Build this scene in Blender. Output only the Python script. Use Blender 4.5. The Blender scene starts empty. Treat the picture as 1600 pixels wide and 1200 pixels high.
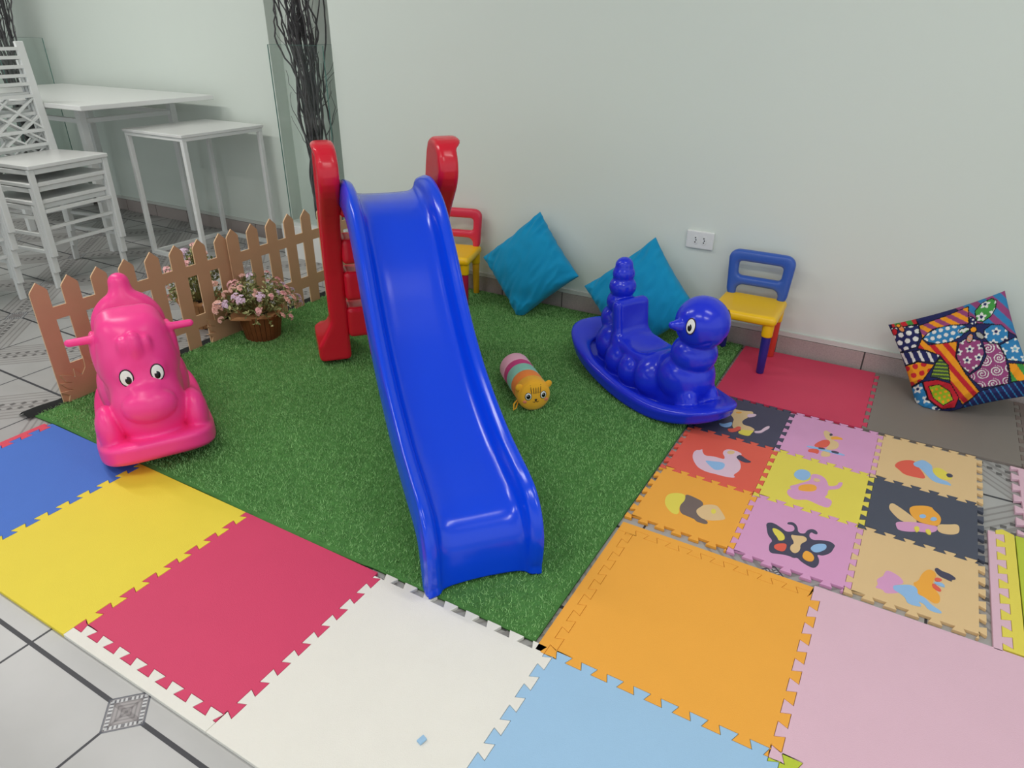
import bpy, bmesh, math, random
import numpy as np
from mathutils import Vector, Matrix
from mathutils.noise import noise as vnoise

random.seed(7)
rng = np.random.default_rng(7)
S = bpy.context.scene
COL = S.collection
PI = math.pi

# ---------------------------------------------------------------- materials
def srgb(r, g, b):
    f = lambda c: (c / 255 / 12.92) if c / 255 <= .04045 else ((c / 255 + .055) / 1.055) ** 2.4
    return (f(r), f(g), f(b))

MATS = {}
def mat(name, col, rough=.5, spec=.5, bump=0., bscale=300., var=0., vscale=6., coat=0., sheen=0., metal=0., sss=0.):
    m = bpy.data.materials.new(name); m.use_nodes = True
    nt = m.node_tree; b = nt.nodes['Principled BSDF']
    b.inputs['Base Color'].default_value = (*col, 1)
    b.inputs['Roughness'].default_value = rough
    b.inputs['Specular IOR Level'].default_value = spec
    b.inputs['Metallic'].default_value = metal
    if coat: b.inputs['Coat Weight'].default_value = coat; b.inputs['Coat Roughness'].default_value = .08
    if sheen: b.inputs['Sheen Weight'].default_value = sheen
    tc = nt.nodes.new('ShaderNodeTexCoord')
    if bump:
        n = nt.nodes.new('ShaderNodeTexNoise'); n.inputs['Scale'].default_value = bscale; n.inputs['Detail'].default_value = 3
        nt.links.new(tc.outputs['Object'], n.inputs['Vector'])
        bp = nt.nodes.new('ShaderNodeBump'); bp.inputs['Strength'].default_value = bump; bp.inputs['Distance'].default_value = .002
        nt.links.new(n.outputs['Fac'], bp.inputs['Height']); nt.links.new(bp.outputs['Normal'], b.inputs['Normal'])
    if var:
        n = nt.nodes.new('ShaderNodeTexNoise'); n.inputs['Scale'].default_value = vscale; n.inputs['Detail'].default_value = 4
        nt.links.new(tc.outputs['Object'], n.inputs['Vector'])
        mx = nt.nodes.new('ShaderNodeMix'); mx.data_type = 'RGBA'
        mx.inputs[6].default_value = (*[c * (1 - var) for c in col], 1)
        mx.inputs[7].default_value = (*[min(1, c * (1 + var)) for c in col], 1)
        nt.links.new(n.outputs['Fac'], mx.inputs[0]); nt.links.new(mx.outputs[2], b.inputs['Base Color'])
    MATS[name] = m
    return m

def foam(name, rgb):
    return mat('foam_' + name, srgb(*rgb), rough=.55, spec=.35, bump=.25, bscale=420, var=.03, vscale=9)

# ---------------------------------------------------------------- object helpers
def tag(o, label=None, cat=None, group=None, kind=None):
    if label: o['label'] = label
    if cat: o['category'] = cat
    if group: o['group'] = group
    if kind: o['kind'] = kind
    return o

def empty(name, loc=(0, 0, 0), rz=0, label=None, cat=None, group=None):
    o = bpy.data.objects.new(name, None); o.empty_display_size = .05
    COL.objects.link(o); o.location = loc; o.rotation_euler = (0, 0, rz)
    return tag(o, label, cat, group)

def mesh_obj(name, verts, faces, m=None, parent=None, smooth=False, loc=None, rot=None):
    me = bpy.data.meshes.new(name)
    me.from_pydata([tuple(v) for v in verts], [], [tuple(f) for f in faces]); me.update()
    return link(name, me, m, parent, smooth, loc, rot)

def link(name, me, m=None, parent=None, smooth=False, loc=None, rot=None):
    o = bpy.data.objects.new(name, me); COL.objects.link(o)
    if m:
        for k in (m if isinstance(m, (list, tuple)) else [m]): me.materials.append(k)
    if smooth: me.polygons.foreach_set('use_smooth', [True] * len(me.polygons))
    if parent: o.parent = parent
    if loc is not None: o.location = loc
    if rot is not None: o.rotation_euler = rot
    return o

def bm_obj(name, bm, m=None, parent=None, smooth=False, loc=None, rot=None, bevel=0, segs=2, weld=True):
    if weld: bmesh.ops.remove_doubles(bm, verts=bm.verts, dist=1e-6)
    bmesh.ops.recalc_face_normals(bm, faces=bm.faces)
    me = bpy.data.meshes.new(name); bm.to_mesh(me); bm.free()
    o = link(name, me, m, parent, smooth, loc, rot)
    if bevel:
        b = o.modifiers.new('bevel', 'BEVEL'); b.width = bevel; b.segments = segs; b.limit_method = 'ANGLE'; b.angle_limit = .6
        if smooth or segs > 1:
            me.polygons.foreach_set('use_smooth', [True] * len(me.polygons))
            b.harden_normals = True
    return o

def add_box(bm, lo, hi, M=None):
    vs = [Vector((x, y, z)) for x in (lo[0], hi[0]) for y in (lo[1], hi[1]) for z in (lo[2], hi[2])]
    if M: vs = [M @ v for v in vs]
    v = [bm.verts.new(p) for p in vs]
    for f in ((0, 1, 3, 2), (4, 6, 7, 5), (0, 4, 5, 1), (2, 3, 7, 6), (0, 2, 6, 4), (1, 5, 7, 3)):
        bm.faces.new([v[i] for i in f])

def box(name, lo, hi, m, parent=None, bevel=0, segs=2, **k):
    bm = bmesh.new(); add_box(bm, lo, hi)
    return bm_obj(name, bm, m, parent, bevel=bevel, segs=segs, weld=False, **k)

def add_bar(bm, a, b, w, d=None, up=(0, 0, 1)):
    """a rectangular bar from a to b, w wide and d deep"""
    a, b = Vector(a), Vector(b); d = d or w
    t = (b - a).normalized(); u = Vector(up)
    if abs(t.dot(u)) > .95: u = Vector((0, 1, 0))
    s = t.cross(u).normalized(); u = s.cross(t).normalized()
    L = (b - a).length
    M = Matrix((( s.x, u.x, t.x, a.x), (s.y, u.y, t.y, a.y), (s.z, u.z, t.z, a.z), (0, 0, 0, 1)))
    add_box(bm, (-w / 2, -d / 2, 0), (w / 2, d / 2, L), M)

def add_tube(bm, pts, radii, n=8, cap=True):
    pts = [Vector(p) for p in pts]
    if not isinstance(radii, (list, tuple)): radii = [radii] * len(pts)
    rings = []; prev = None
    for i, p in enumerate(pts):
        t = (pts[min(i + 1, len(pts) - 1)] - pts[max(i - 1, 0)]).normalized()
        u = prev - t * prev.dot(t) if prev is not None else t.orthogonal()
        if u.length < 1e-6: u = t.orthogonal()
        u.normalize(); prev = u; s = t.cross(u)
        rings.append([bm.verts.new(p + (u * math.cos(2 * PI * k / n) + s * math.sin(2 * PI * k / n)) * radii[i]) for k in range(n)])
    for a, b in zip(rings, rings[1:]):
        for k in range(n): bm.faces.new((a[k], a[(k + 1) % n], b[(k + 1) % n], b[k]))
    if cap:
        bm.faces.new(rings[0][::-1]); bm.faces.new(rings[-1])

def add_lathe(bm, prof, n=32, M=None, cap=True):
    rings = []
    for r, z in prof:
        ring = []
        for k in range(n):
            v = Vector((r * math.cos(2 * PI * k / n), r * math.sin(2 * PI * k / n), z))
            ring.append(bm.verts.new(M @ v if M else v))
        rings.append(ring)
    for a, b in zip(rings, rings[1:]):
        for k in range(n): bm.faces.new((a[k], a[(k + 1) % n], b[(k + 1) % n], b[k]))
    if cap:
        bm.faces.new(rings[0][::-1]); bm.faces.new(rings[-1])

def add_ellipsoid(bm, c, r, M3=None, nu=20, nv=12):
    ret = bmesh.ops.create_uvsphere(bm, u_segments=nu, v_segments=nv, radius=1)
    for v in ret['verts']:
        p = Vector((v.co.x * r[0], v.co.y * r[1], v.co.z * r[2]))
        if M3: p = M3 @ p
        v.co = p + Vector(c)

def add_prism(bm, poly, z0, z1):
    a = [bm.verts.new((x, y, z0)) for x, y in poly]; b = [bm.verts.new((x, y, z1)) for x, y in poly]
    n = len(poly)
    bm.faces.new(a[::-1]); bm.faces.new(b)
    for i in range(n): bm.faces.new((a[i], a[(i + 1) % n], b[(i + 1) % n], b[i]))

def chaikin(p, k=2, closed=True):
    for _ in range(k):
        q = []; n = len(p)
        for i in range(n if closed else n - 1):
            a, b = p[i], p[(i + 1) % n]
            q.append(tuple(.75 * u + .25 * w for u, w in zip(a, b))); q.append(tuple(.25 * u + .75 * w for u, w in zip(a, b)))
        if not closed: q = [p[0]] + q + [p[-1]]
        p = q
    return p

def catmull(P, n=8):
    P = [np.array(p, float) for p in P]; P = [2 * P[0] - P[1]] + P + [2 * P[-1] - P[-2]]
    out = []
    for i in range(1, len(P) - 2):
        a, b, c, d = P[i - 1:i + 3]
        for k in range(n):
            t = k / n
            out.append(.5 * (2 * b + (c - a) * t + (2 * a - 5 * b + 4 * c - d) * t * t + (3 * b - a - 3 * c + d) * t ** 3))
    out.append(P[-2]); return out

def copy_tree(o, parent=None):
    c = o.copy(); COL.objects.link(c)
    if parent: c.parent = parent
    for ch in list(o.children): copy_tree(ch, c)
    return c

# ---------------------------------------------------------------- blow-moulded shapes: distance fields meshed with surface nets
def smin(a, b, k):
    h = np.clip(.5 + .5 * (b - a) / k, 0, 1); return b + (a - b) * h - k * h * (1 - h)
def smax(a, b, k): return -smin(-a, -b, k)
def d_ell(P, c, r, R=None):
    p = P - np.array(c)
    if R is not None: p = p @ R
    r = np.array(r); k0 = np.linalg.norm(p / r, axis=1); k1 = np.linalg.norm(p / r ** 2, axis=1) + 1e-9
    return k0 * (k0 - 1) / k1
def d_cap(P, a, b, ra, rb):
    a, b = np.array(a, float), np.array(b, float); ab = b - a
    t = np.clip(((P - a) @ ab) / (ab @ ab), 0, 1)
    return np.linalg.norm(P - a - t[:, None] * ab, axis=1) - (ra + (rb - ra) * t)
def d_box(P, c, h, r=0., R=None):
    p = P - np.array(c)
    if R is not None: p = p @ R
    q = np.abs(p) - (np.array(h) - r)
    return np.linalg.norm(np.maximum(q, 0), axis=1) + np.minimum(q.max(1), 0) - r
def roty(a): c, s = math.cos(a), math.sin(a); return np.array([[c, 0, s], [0, 1, 0], [-s, 0, c]])
def rotz_(a): c, s = math.cos(a), math.sin(a); return np.array([[c, -s, 0], [s, c, 0], [0, 0, 1]])
def d_poly(p, poly):
    """signed distance to a 2-D polygon"""
    V = np.array(poly, float); n = len(V); d = np.full(len(p), 1e9); s = np.ones(len(p))
    for i in range(n):
        a, b = V[i], V[i - 1]; e = b - a; w = p - a
        t = np.clip((w @ e) / (e @ e), 0, 1); q = w - t[:, None] * e
        d = np.minimum(d, (q ** 2).sum(1))
        c1 = p[:, 1] >= a[1]; c2 = p[:, 1] < b[1]; c3 = e[0] * w[:, 1] > e[1] * w[:, 0]
        s = np.where((c1 & c2 & c3) | (~c1 & ~c2 & ~c3), -s, s)
    return s * np.sqrt(d)

def sdf_mesh(name, f, lo, hi, h, m, parent=None, smooth_it=1):
    ax = [np.arange(lo[i], hi[i] + h, h) for i in range(3)]; N = [len(a) for a in ax]
    G = np.stack(np.meshgrid(*ax, indexing='ij'), -1).reshape(-1, 3)
    V = np.concatenate([f(G[i:i + 200000]) for i in range(0, len(G), 200000)]).reshape(N)
    G = G.reshape(*N, 3)
    cs = [(i, j, k) for i in (0, 1) for j in (0, 1) for k in (0, 1)]
    sl = lambda A, c: A[c[0]:N[0] - 1 + c[0], c[1]:N[1] - 1 + c[1], c[2]:N[2] - 1 + c[2]]
    acc = np.zeros((N[0] - 1, N[1] - 1, N[2] - 1, 3)); cnt = np.zeros(acc.shape[:3])
    for a in range(8):
        for b in range(a + 1, 8):
            if sum(abs(u - w) for u, w in zip(cs[a], cs[b])) != 1: continue
            va, vb = sl(V, cs[a]), sl(V, cs[b]); mk = (va < 0) != (vb < 0)
            t = np.where(mk, va / np.where(mk, va - vb, 1), 0)[..., None]
            acc += np.where(mk[..., None], sl(G, cs[a]) * (1 - t) + sl(G, cs[b]) * t, 0); cnt += mk
    act = cnt > 0; idx = -np.ones(act.shape, int); idx[act] = np.arange(act.sum())
    vt = acc[act] / cnt[act][:, None]
    quads = []
    inside = V < 0
    for axn in range(3):
        o1, o2 = (axn + 1) % 3, (axn + 2) % 3
        s0 = [slice(1, N[i] - 1) for i in range(3)]; s1 = list(s0)
        s0[axn] = slice(0, N[axn] - 1); s1[axn] = slice(1, N[axn])
        A, B = inside[tuple(s0)], inside[tuple(s1)]; w = np.argwhere(A != B)
        if not len(w): continue
        flip = A[tuple(w.T)]
        w = w + np.array([0 if i == axn else 1 for i in range(3)])
        e1 = np.eye(3, dtype=int)[o1]; e2 = np.eye(3, dtype=int)[o2]
        g = lambda q: idx[q[:, 0], q[:, 1], q[:, 2]]
        q = np.stack([g(w - e1 - e2), g(w - e2), g(w), g(w - e1)], 1)
        q[~flip] = q[~flip][:, ::-1]; quads.append(q)
    Q = np.concatenate(quads)
    for _ in range(smooth_it):
        s = np.zeros_like(vt); c = np.zeros(len(vt))
        for i in range(4):
            for d in (1, 3):
                np.add.at(s, Q[:, i], vt[Q[:, (i + d) % 4]]); np.add.at(c, Q[:, i], 1)
        vt = .5 * vt + .5 * s / c[:, None]
    me = bpy.data.meshes.new(name)
    me.vertices.add(len(vt)); me.vertices.foreach_set('co', vt.astype(np.float32).ravel())
    me.loops.add(len(Q) * 4); me.loops.foreach_set('vertex_index', Q.astype(np.int32).ravel())
    me.polygons.add(len(Q)); me.polygons.foreach_set('loop_start', np.arange(len(Q), dtype=np.int32) * 4)
    me.update(calc_edges=True); me.validate()
    return link(name, me, m, parent, True)

# node helper for the procedural floor
class NT:
    def __init__(s, m): s.t = m.node_tree; s.n = s.t.nodes; s.l = s.t.links
    def m(s, op, a, b=None, c=None):
        n = s.n.new('ShaderNodeMath'); n.operation = op
        for i, v in enumerate((a, b, c)):
            if v is None: continue
            if isinstance(v, (int, float)): n.inputs[i].default_value = v
            else: s.l.new(v, n.inputs[i])
        return n.outputs[0]
    def mix(s, f, a, b):
        n = s.n.new('ShaderNodeMix'); n.data_type = 'RGBA'
        for i, v in ((0, f), (6, a), (7, b)):
            if isinstance(v, (int, float)): n.inputs[i].default_value = v
            elif isinstance(v, tuple): n.inputs[i].default_value = (*v, 1)
            else: s.l.new(v, n.inputs[i])
        return n.outputs[2]
# ---------------------------------------------------------------- camera
cam = bpy.data.cameras.new('camera'); co = bpy.data.objects.new('camera', cam); COL.objects.link(co)
yaw, pitch, roll, fpx = -.5214, .4743, .0096, 1084.667
fw = Vector((math.cos(pitch) * math.sin(yaw), math.cos(pitch) * math.cos(yaw), -math.sin(pitch)))
r0 = Vector((math.cos(yaw), -math.sin(yaw), 0)); u0 = r0.cross(fw)
rr = r0 * math.cos(roll) + u0 * math.sin(roll); uu = -r0 * math.sin(roll) + u0 * math.cos(roll)
M = Matrix((( rr.x, uu.x, -fw.x, .4855), (rr.y, uu.y, -fw.y, -1.0342), (rr.z, uu.z, -fw.z, 1.2868), (0, 0, 0, 1)))
co.matrix_world = M
cam.sensor_width = 36; cam.lens = fpx / 1600 * 36; cam.clip_start = .02
S.camera = co

# ---------------------------------------------------------------- palette
wall_m = mat('wall_paint', srgb(218, 226, 218), .6, .3, bump=.12, bscale=60, var=.012, vscale=2)
ceil_m = mat('ceiling_paint', srgb(228, 230, 226), .8, .2)
white_m = mat('white_lacquer', srgb(226, 228, 226), .35, .5)
white_d = mat('white_laminate', srgb(228, 229, 227), .28, .5, var=.01)
gran_m = mat('skirting_granite', srgb(172, 160, 156), .35, .5, var=.32, vscale=260)
cap_m = mat('skirting_cap', srgb(206, 208, 202), .5, .4)
grout_m = mat('skirting_grout', srgb(82, 78, 76), .8, .2)
mdf_m = mat('fence_board', srgb(190, 150, 116), .55, .3, bump=.1, bscale=90, var=.05, vscale=14)
mdf_e = mat('fence_edge', srgb(225, 190, 150), .7, .2)
foamc = {k: foam(k, v) for k, v in dict(
    white=(236, 232, 223), crimson=(216, 66, 106), yellow=(237, 215, 66), blue=(70, 116, 206), light_blue=(160, 198, 230),
    orange=(245, 172, 66), pink=(226, 186, 202), red=(210, 62, 94), grey=(130, 121, 114), dark=(74, 72, 94), coral=(230, 98, 80),
    tan=(228, 194, 144), lilac=(222, 160, 202), lemon=(233, 216, 88), green=(190, 204, 62), sky=(150, 190, 232), taupe=(120, 104, 98),
    pale_pink=(228, 196, 212), slate=(78, 82, 97), rose=(222, 74, 96)).items()}
foamc['yellow_in'] = foamc['lemon']

# ---------------------------------------------------------------- floor tiles (white glazed tile, printed diamonds and hatched bands)
fm = mat('floor_tile', srgb(190, 188, 184), .16, .5)
t = NT(fm); b = t.n['Principled BSDF']
tc = t.n.new('ShaderNodeTexCoord'); sp = t.n.new('ShaderNodeSeparateXYZ'); t.l.new(tc.outputs['Object'], sp.inputs[0])
X = t.m('MULTIPLY', t.m('ADD', sp.outputs[0], .70), 1 / .3615); Y = t.m('MULTIPLY', t.m('ADD', sp.outputs[1], .585), 1 / .3665)
fr = lambda v: t.m('SUBTRACT', v, t.m('ROUND', v))
dX, dY = t.m('ABSOLUTE', fr(X)), t.m('ABSOLUTE', fr(Y))
pc, qc = t.m('MULTIPLY', t.m('ADD', X, Y), .5), t.m('MULTIPLY', t.m('SUBTRACT', X, Y), .5)
fp, fq = fr(pc), fr(qc); dp, dq = t.m('ABSOLUTE', fp), t.m('ABSOLUTE', fq)
dm, dn = t.m('MAXIMUM', dp, dq), t.m('MINIMUM', dp, dq)
lt = lambda a, v: t.m('LESS_THAN', a, v); gt = lambda a, v: t.m('GREATER_THAN', a, v); mul = lambda a, c: t.m('MULTIPLY', a, c)
mar = t.n.new('ShaderNodeTexNoise'); mar.inputs['Scale'].default_value = 7; mar.inputs['Detail'].default_value = 6
t.l.new(tc.outputs['Object'], mar.inputs['Vector'])
base = t.mix(mar.outputs['Fac'], srgb(164, 162, 160), srgb(180, 179, 178))
gap = t.m('MULTIPLY', gt(Y, 1.05), 1.0)                       # hatched print drawn only towards the back, left off in front
hat = lt(t.m('FRACT', t.m('MULTIPLY', dn, 22)), .3)
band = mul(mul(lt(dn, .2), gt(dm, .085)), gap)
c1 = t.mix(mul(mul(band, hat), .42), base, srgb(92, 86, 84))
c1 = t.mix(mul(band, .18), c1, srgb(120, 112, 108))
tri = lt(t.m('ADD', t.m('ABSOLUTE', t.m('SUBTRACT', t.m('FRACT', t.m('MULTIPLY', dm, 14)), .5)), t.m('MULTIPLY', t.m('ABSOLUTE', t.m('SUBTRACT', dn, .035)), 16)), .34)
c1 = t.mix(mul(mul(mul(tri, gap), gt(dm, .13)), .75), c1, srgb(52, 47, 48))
inn = lt(dm, .083)
ring = t.m('FRACT', t.m('MULTIPLY', dm, 62))
dots = t.m('FRACT', t.m('MULTIPLY', dn, 60))
c2 = t.mix(lt(ring, .4), srgb(140, 134, 134), srgb(112, 106, 108))
brd = mul(gt(dm, .056), lt(dm, .072))
c2 = t.mix(brd, c2, srgb(186, 186, 188))
c2 = t.mix(mul(brd, lt(dots, .45)), c2, srgb(80, 78, 84))
c2 = t.mix(gt(dm, .0745), c2, srgb(70, 72, 82))
c1 = t.mix(inn, c1, c2)
lines = t.m('MAXIMUM', lt(dY, .0140), lt(dX, .0090))
c1 = t.mix(mul(lines, t.m('SUBTRACT', 1, inn)), c1, srgb(54, 54, 60))
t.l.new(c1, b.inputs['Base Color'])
rg = t.m('ADD', .30, mul(t.m('MAXIMUM', lines, band), .2)); t.l.new(rg, b.inputs['Roughness'])
mb = t.n.new('ShaderNodeBump'); mb.inputs['Strength'].default_value = .15; mb.inputs['Distance'].default_value = .002
t.l.new(mar.outputs['Fac'], mb.inputs['Height']); t.l.new(mb.outputs['Normal'], b.inputs['Normal'])

def struct(name, lo, hi, m, **k): return tag(box(name, lo, hi, m, **k), kind='structure')
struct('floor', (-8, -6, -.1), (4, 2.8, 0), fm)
struct('ceiling', (-8, -6, 2.9), (4, 2.8, 3.0), ceil_m)
struct('wall_right', (-2.40, 2.03, 0), (4, 2.8, 2.9), wall_m)
struct('wall_left', (-8, 2.17, 0), (-3.02, 2.8, 2.9), wall_m)
struct('wall_recess', (-3.02, 2.262, 0), (-2.40, 2.8, 2.9), wall_m)
struct('wall_side', (-8.1, -6, 0), (-8, 2.8, 2.9), wall_m)
def skirting(name, x0, x1, y, axis=0):
    bm = bmesh.new(); n = max(1, round((x1 - x0) / .3615)); w = (x1 - x0) / n
    for i in range(n): add_box(bm, (x0 + i * w + .003, y - .012, 0), (x0 + (i + 1) * w - .003, y, .082))
    nb = len(bm.faces)
    add_box(bm, (x0, y - .009, 0), (x1, y - .0005, .081)); ng = len(bm.faces)
    add_box(bm, (x0, y - .010, .084), (x1, y, .104))
    bm.faces.ensure_lookup_table()
    for i, f in enumerate(bm.faces): f.material_index = 0 if i < nb else (1 if i < ng else 2)
    tag(bm_obj(name, bm, [gran_m, grout_m, cap_m], weld=False), kind='structure')
skirting('baseboard_right', -2.40, 4, 2.03)
skirting('baseboard_left', -8, -3.02, 2.17)
skirting('baseboard_recess', -3.02, -2.40, 2.262)

# ---------------------------------------------------------------- light: unseen ceiling panels of the room, one added as fill, and daylight from its open front
lamp_m = mat('lamp_housing', srgb(235, 235, 232), .5)
dif_m = bpy.data.materials.new('lamp_diffuser'); dif_m.use_nodes = True
e = dif_m.node_tree.nodes['Principled BSDF']; e.inputs['Emission Color'].default_value = (1, .98, .95, 1); e.inputs['Emission Strength'].default_value = 2.5
LAMPS = [(1.3, -1.3, 14), (-.7, -1.3, 15), (.9, .45, 9), (-2.7, .2, 15), (-4.5, .3, 20), (-2.7, -2.6, 15)]  # weakest panel is added to brighten the right wall and far mats
for i, (x, y, pw) in enumerate(LAMPS):
    r = empty('ceiling_light', (x, y, 2.9), label='unseen flat white ceiling light panel above the play corner', cat='ceiling light', group='ceiling light panels')
    box('housing', (-.62, -.1, -.05), (.62, .1, 0), lamp_m, r)
    box('diffuser', (-.6, -.085, -.054), (.6, .085, -.0502), dif_m, r)
    L = bpy.data.lights.new('panel_glow', 'AREA'); L.shape = 'RECTANGLE'; L.size = 1.2; L.size_y = .17; L.energy = pw; L.color = (1, .97, .93)
    o = bpy.data.objects.new('panel_glow', L); COL.objects.link(o); o.location = (x, y, 2.84)
wd = bpy.data.worlds.new('World'); S.world = wd; wd.use_nodes = True
bg = wd.node_tree.nodes['Background']; bg.inputs[0].default_value = (.86, .95, 1, 1); bg.inputs[1].default_value = .8

# ---------------------------------------------------------------- artificial turf
TZ = .008
turf_m = mat('turf_backing', srgb(82, 132, 70), .9, .1, bump=.8, bscale=500, var=.35, vscale=40)
back_m = mat('turf_back', srgb(44, 46, 46), .9, .1)
blade_m = mat('turf_blade', srgb(146, 196, 124), .6, .25, var=.35, vscale=55)
X0, X1, Y0, Y1 = -2.13, -.0465, 0., 2.005
n = 60
xs = np.linspace(X0, X1, n); ys = np.linspace(Y0, Y1, n)
V = []; F = []
def turf_z(x, y):
    return TZ + .0025 * (vnoise(Vector((x * 2.2, y * 2.2, 3))) + .4)
def turf_y0(x):                                                 # front border, a little wavy
    return .012 if x > -.55 else .004 + .004 * math.sin(x * 9)
for x in xs:
    for y in ys:
        yy = turf_y0(x) if y == ys[0] else y
        V.append((x, yy, turf_z(x, y)))
for i in range(n - 1):
    for j in range(n - 1): a = i * n + j; F.append((a, a + n, a + n + 1, a + 1))
turf = mesh_obj('artificial_turf', V, F, turf_m, smooth=True)
sd = turf.modifiers.new('thick', 'SOLIDIFY'); sd.thickness = .006; sd.offset = -1
tag(turf, 'green artificial turf rug under the blue slide', 'rug')
bm = bmesh.new()
pts = [(-2.135, y, .012 + .014 * math.exp(-((y - .0) / .12) ** 2)) for y in np.linspace(-.02, 1.98, 40)]
for a, b_ in zip(pts, pts[1:]):
    v = [bm.verts.new(p) for p in ((a[0] - .055, a[1], .002), (b_[0] - .055, b_[1], .002), (b_[0] - .02, b_[1], b_[2]), (a[0] - .02, a[1], a[2]))]
    w = [bm.verts.new(p) for p in ((a[0] - .02, a[1], a[2]), (b_[0] - .02, b_[1], b_[2]), (b_[0] + .015, b_[1], TZ + .001), (a[0] + .015, a[1], TZ + .001))]
    bm.faces.new(v); bm.faces.new(w)
bm_obj('folded_border', bm, back_m, turf, True)
NB = 150000
px_ = rng.uniform(X0 + .004, X1 - .004, NB); py_ = rng.uniform(.016, Y1 - .004, NB)
keep = np.ones(NB, bool)
zz = np.array([turf_z(x, y) for x, y in zip(px_, py_)])
hh = rng.uniform(.005, .010, NB); an = rng.uniform(0, 2 * PI, NB); wdt = rng.uniform(.0009, .0016, NB)
ln = rng.normal(0, .0035, (NB, 2))
tri_ = np.empty((NB, 3, 3), np.float32)
for k, s in ((0, -1), (1, 1)):
    tri_[:, k, 0] = px_ + s * wdt * np.cos(an); tri_[:, k, 1] = py_ + s * wdt * np.sin(an); tri_[:, k, 2] = zz
tri_[:, 2, 0] = px_ + ln[:, 0]; tri_[:, 2, 1] = py_ + ln[:, 1]; tri_[:, 2, 2] = zz + hh
me = bpy.data.meshes.new('pile')
me.vertices.add(NB * 3); me.vertices.foreach_set('co', tri_.ravel())
me.loops.add(NB * 3); me.loops.foreach_set('vertex_index', np.arange(NB * 3, dtype=np.int32))
me.polygons.add(NB); me.polygons.foreach_set('loop_start', np.arange(NB, dtype=np.int32) * 3)
me.update(calc_edges=True)
tag(link('pile', me, blade_m, turf), kind='stuff')

# ---------------------------------------------------------------- interlocking foam mats
TH = .010
def wave(L, per, d, s=None):
    """dovetail teeth along an edge of length L: list of (along, offset)"""
    n = max(1, round(L / per)); per = L / n; s = per * .07
    out = [(0, -d)]
    for i in range(n):
        a = i * per
        out += [(a + .25 * per + s, -d), (a + .25 * per - s, d), (a + .75 * per + s, d), (a + .75 * per - s, -d)]
    out.append((L, -d)); return out

def mat_poly(x0, y0, x1, y1, edges, per, d, gap=.0004):
    """edges: B R T L, each 'w' (teeth) or a number (straight, shifted outward by it)"""
    P = []
    eB, eR, eT, eL = edges
    lx = x1 - x0; ly = y1 - y0
    yB = y0 - (d if eB == 'w' else eB); xR = x1 + (-d if eR == 'w' else eR); yT = y1 + (-d if eT == 'w' else eT); xL = x0 - (d if eL == 'w' else eL)
    # bottom, left to right
    P.append((xL, yB))
    if eB == 'w': P += [(x0 + a, y0 + o) for a, o in wave(lx, per, d)[1:-1]]
    P.append((xR, yB))
    if eR == 'w': P += [(x1 + o, y0 + a) for a, o in wave(ly, per, d)[1:-1]]
    P.append((xR, yT))
    if eT == 'w': P += [(x0 + a, y1 + o) for a, o in wave(lx, per, d)[1:-1]][::-1]
    P.append((xL, yT))
    if eL == 'w': P += [(x0 + o, y0 + a) for a, o in wave(ly, per, d)[1:-1]][::-1]
    # pull the outline in by a hair so that neighbours do not share faces
    Q = []
    n = len(P)
    for i in range(n):
        a, b_, c = np.array(P[i - 1]), np.array(P[i]), np.array(P[(i + 1) % n])
        e1 = (b_ - a) / (np.linalg.norm(b_ - a) + 1e-12); e2 = (c - b_) / (np.linalg.norm(c - b_) + 1e-12)
        n1 = np.array([-e1[1], e1[0]]); n2 = np.array([-e2[1], e2[0]]); k = n1 + n2; k = k / max(.35, (k @ k) / 2) if (k @ k) > 1e-6 else n1
        Q.append(tuple(b_ + k * gap))
    return Q

def mat_thing(name, poly, color, label, group=None, cat='foam mat', z=0., parent=None):
    cx = sum(p[0] for p in poly) / len(poly); cy = sum(p[1] for p in poly) / len(poly)
    bm = bmesh.new(); add_prism(bm, [(x - cx, y - cy) for x, y in poly], 0, TH)
    o = bm_obj(name, bm, foamc[color], loc=(cx, cy, z + .0003), weld=False)
    b = o.modifiers.new('bevel', 'BEVEL'); b.width = .0011; b.segments = 2; b.limit_method = 'ANGLE'; b.angle_limit = 1.2
    return tag(o, label, cat, group)

D = .0105; PER = .0625; G = 'large plain foam mats'
big = lambda i, j, edges: mat_poly(i * .5, j * .5, i * .5 + .5, j * .5 + .5, edges, PER, D)
mat_thing('foam_mat', big(-4, -1, ('w', 'w', .003, 'w')), 'blue', 'large royal blue foam mat beside the yellow mat and in front of the turf corner', G)
mat_thing('foam_mat', big(-3, -1, (.036, 'w', .003, 'w')), 'yellow', 'large plain yellow foam mat in front of the pink rocking toy', G)
mat_thing('foam_mat', big(-2, -1, ('w', 'w', .003, 'w')), 'crimson', 'large crimson foam mat between the yellow mat and the white mat', G)
mat_thing('foam_mat', big(-1, -1, (.036, 'w', 'w', 'w')), 'white', 'large off-white foam mat in front of the foot of the slide', G)
mat_thing('foam_mat', big(0, -1, ('w', 'w', 'w', 'w')), 'light_blue', 'large light blue foam mat joined to the white mat and the orange mat', G)
mat_thing('foam_mat', big(1, -1, ('w', 'w', 'w', 'w')), 'green', 'yellow-green foam mat whose corner shows below the pale pink mat', G)
mat_thing('foam_mat', big(0, 0, ('w', 'w', 'w', 'w')), 'orange', 'large plain orange foam mat right of the foot of the slide', G)
mat_thing('foam_mat', big(1, 0, ('w', 'w', .040, 'w')), 'pink', 'large plain pale pink foam mat right of the orange mat', G)
mat_thing('foam_mat', mat_poly(-.026, 1.476, .512, 1.985, (0, 'w', .015, .010), PER, .008), 'red', 'large red foam mat under the blue and yellow chair', G)
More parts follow.
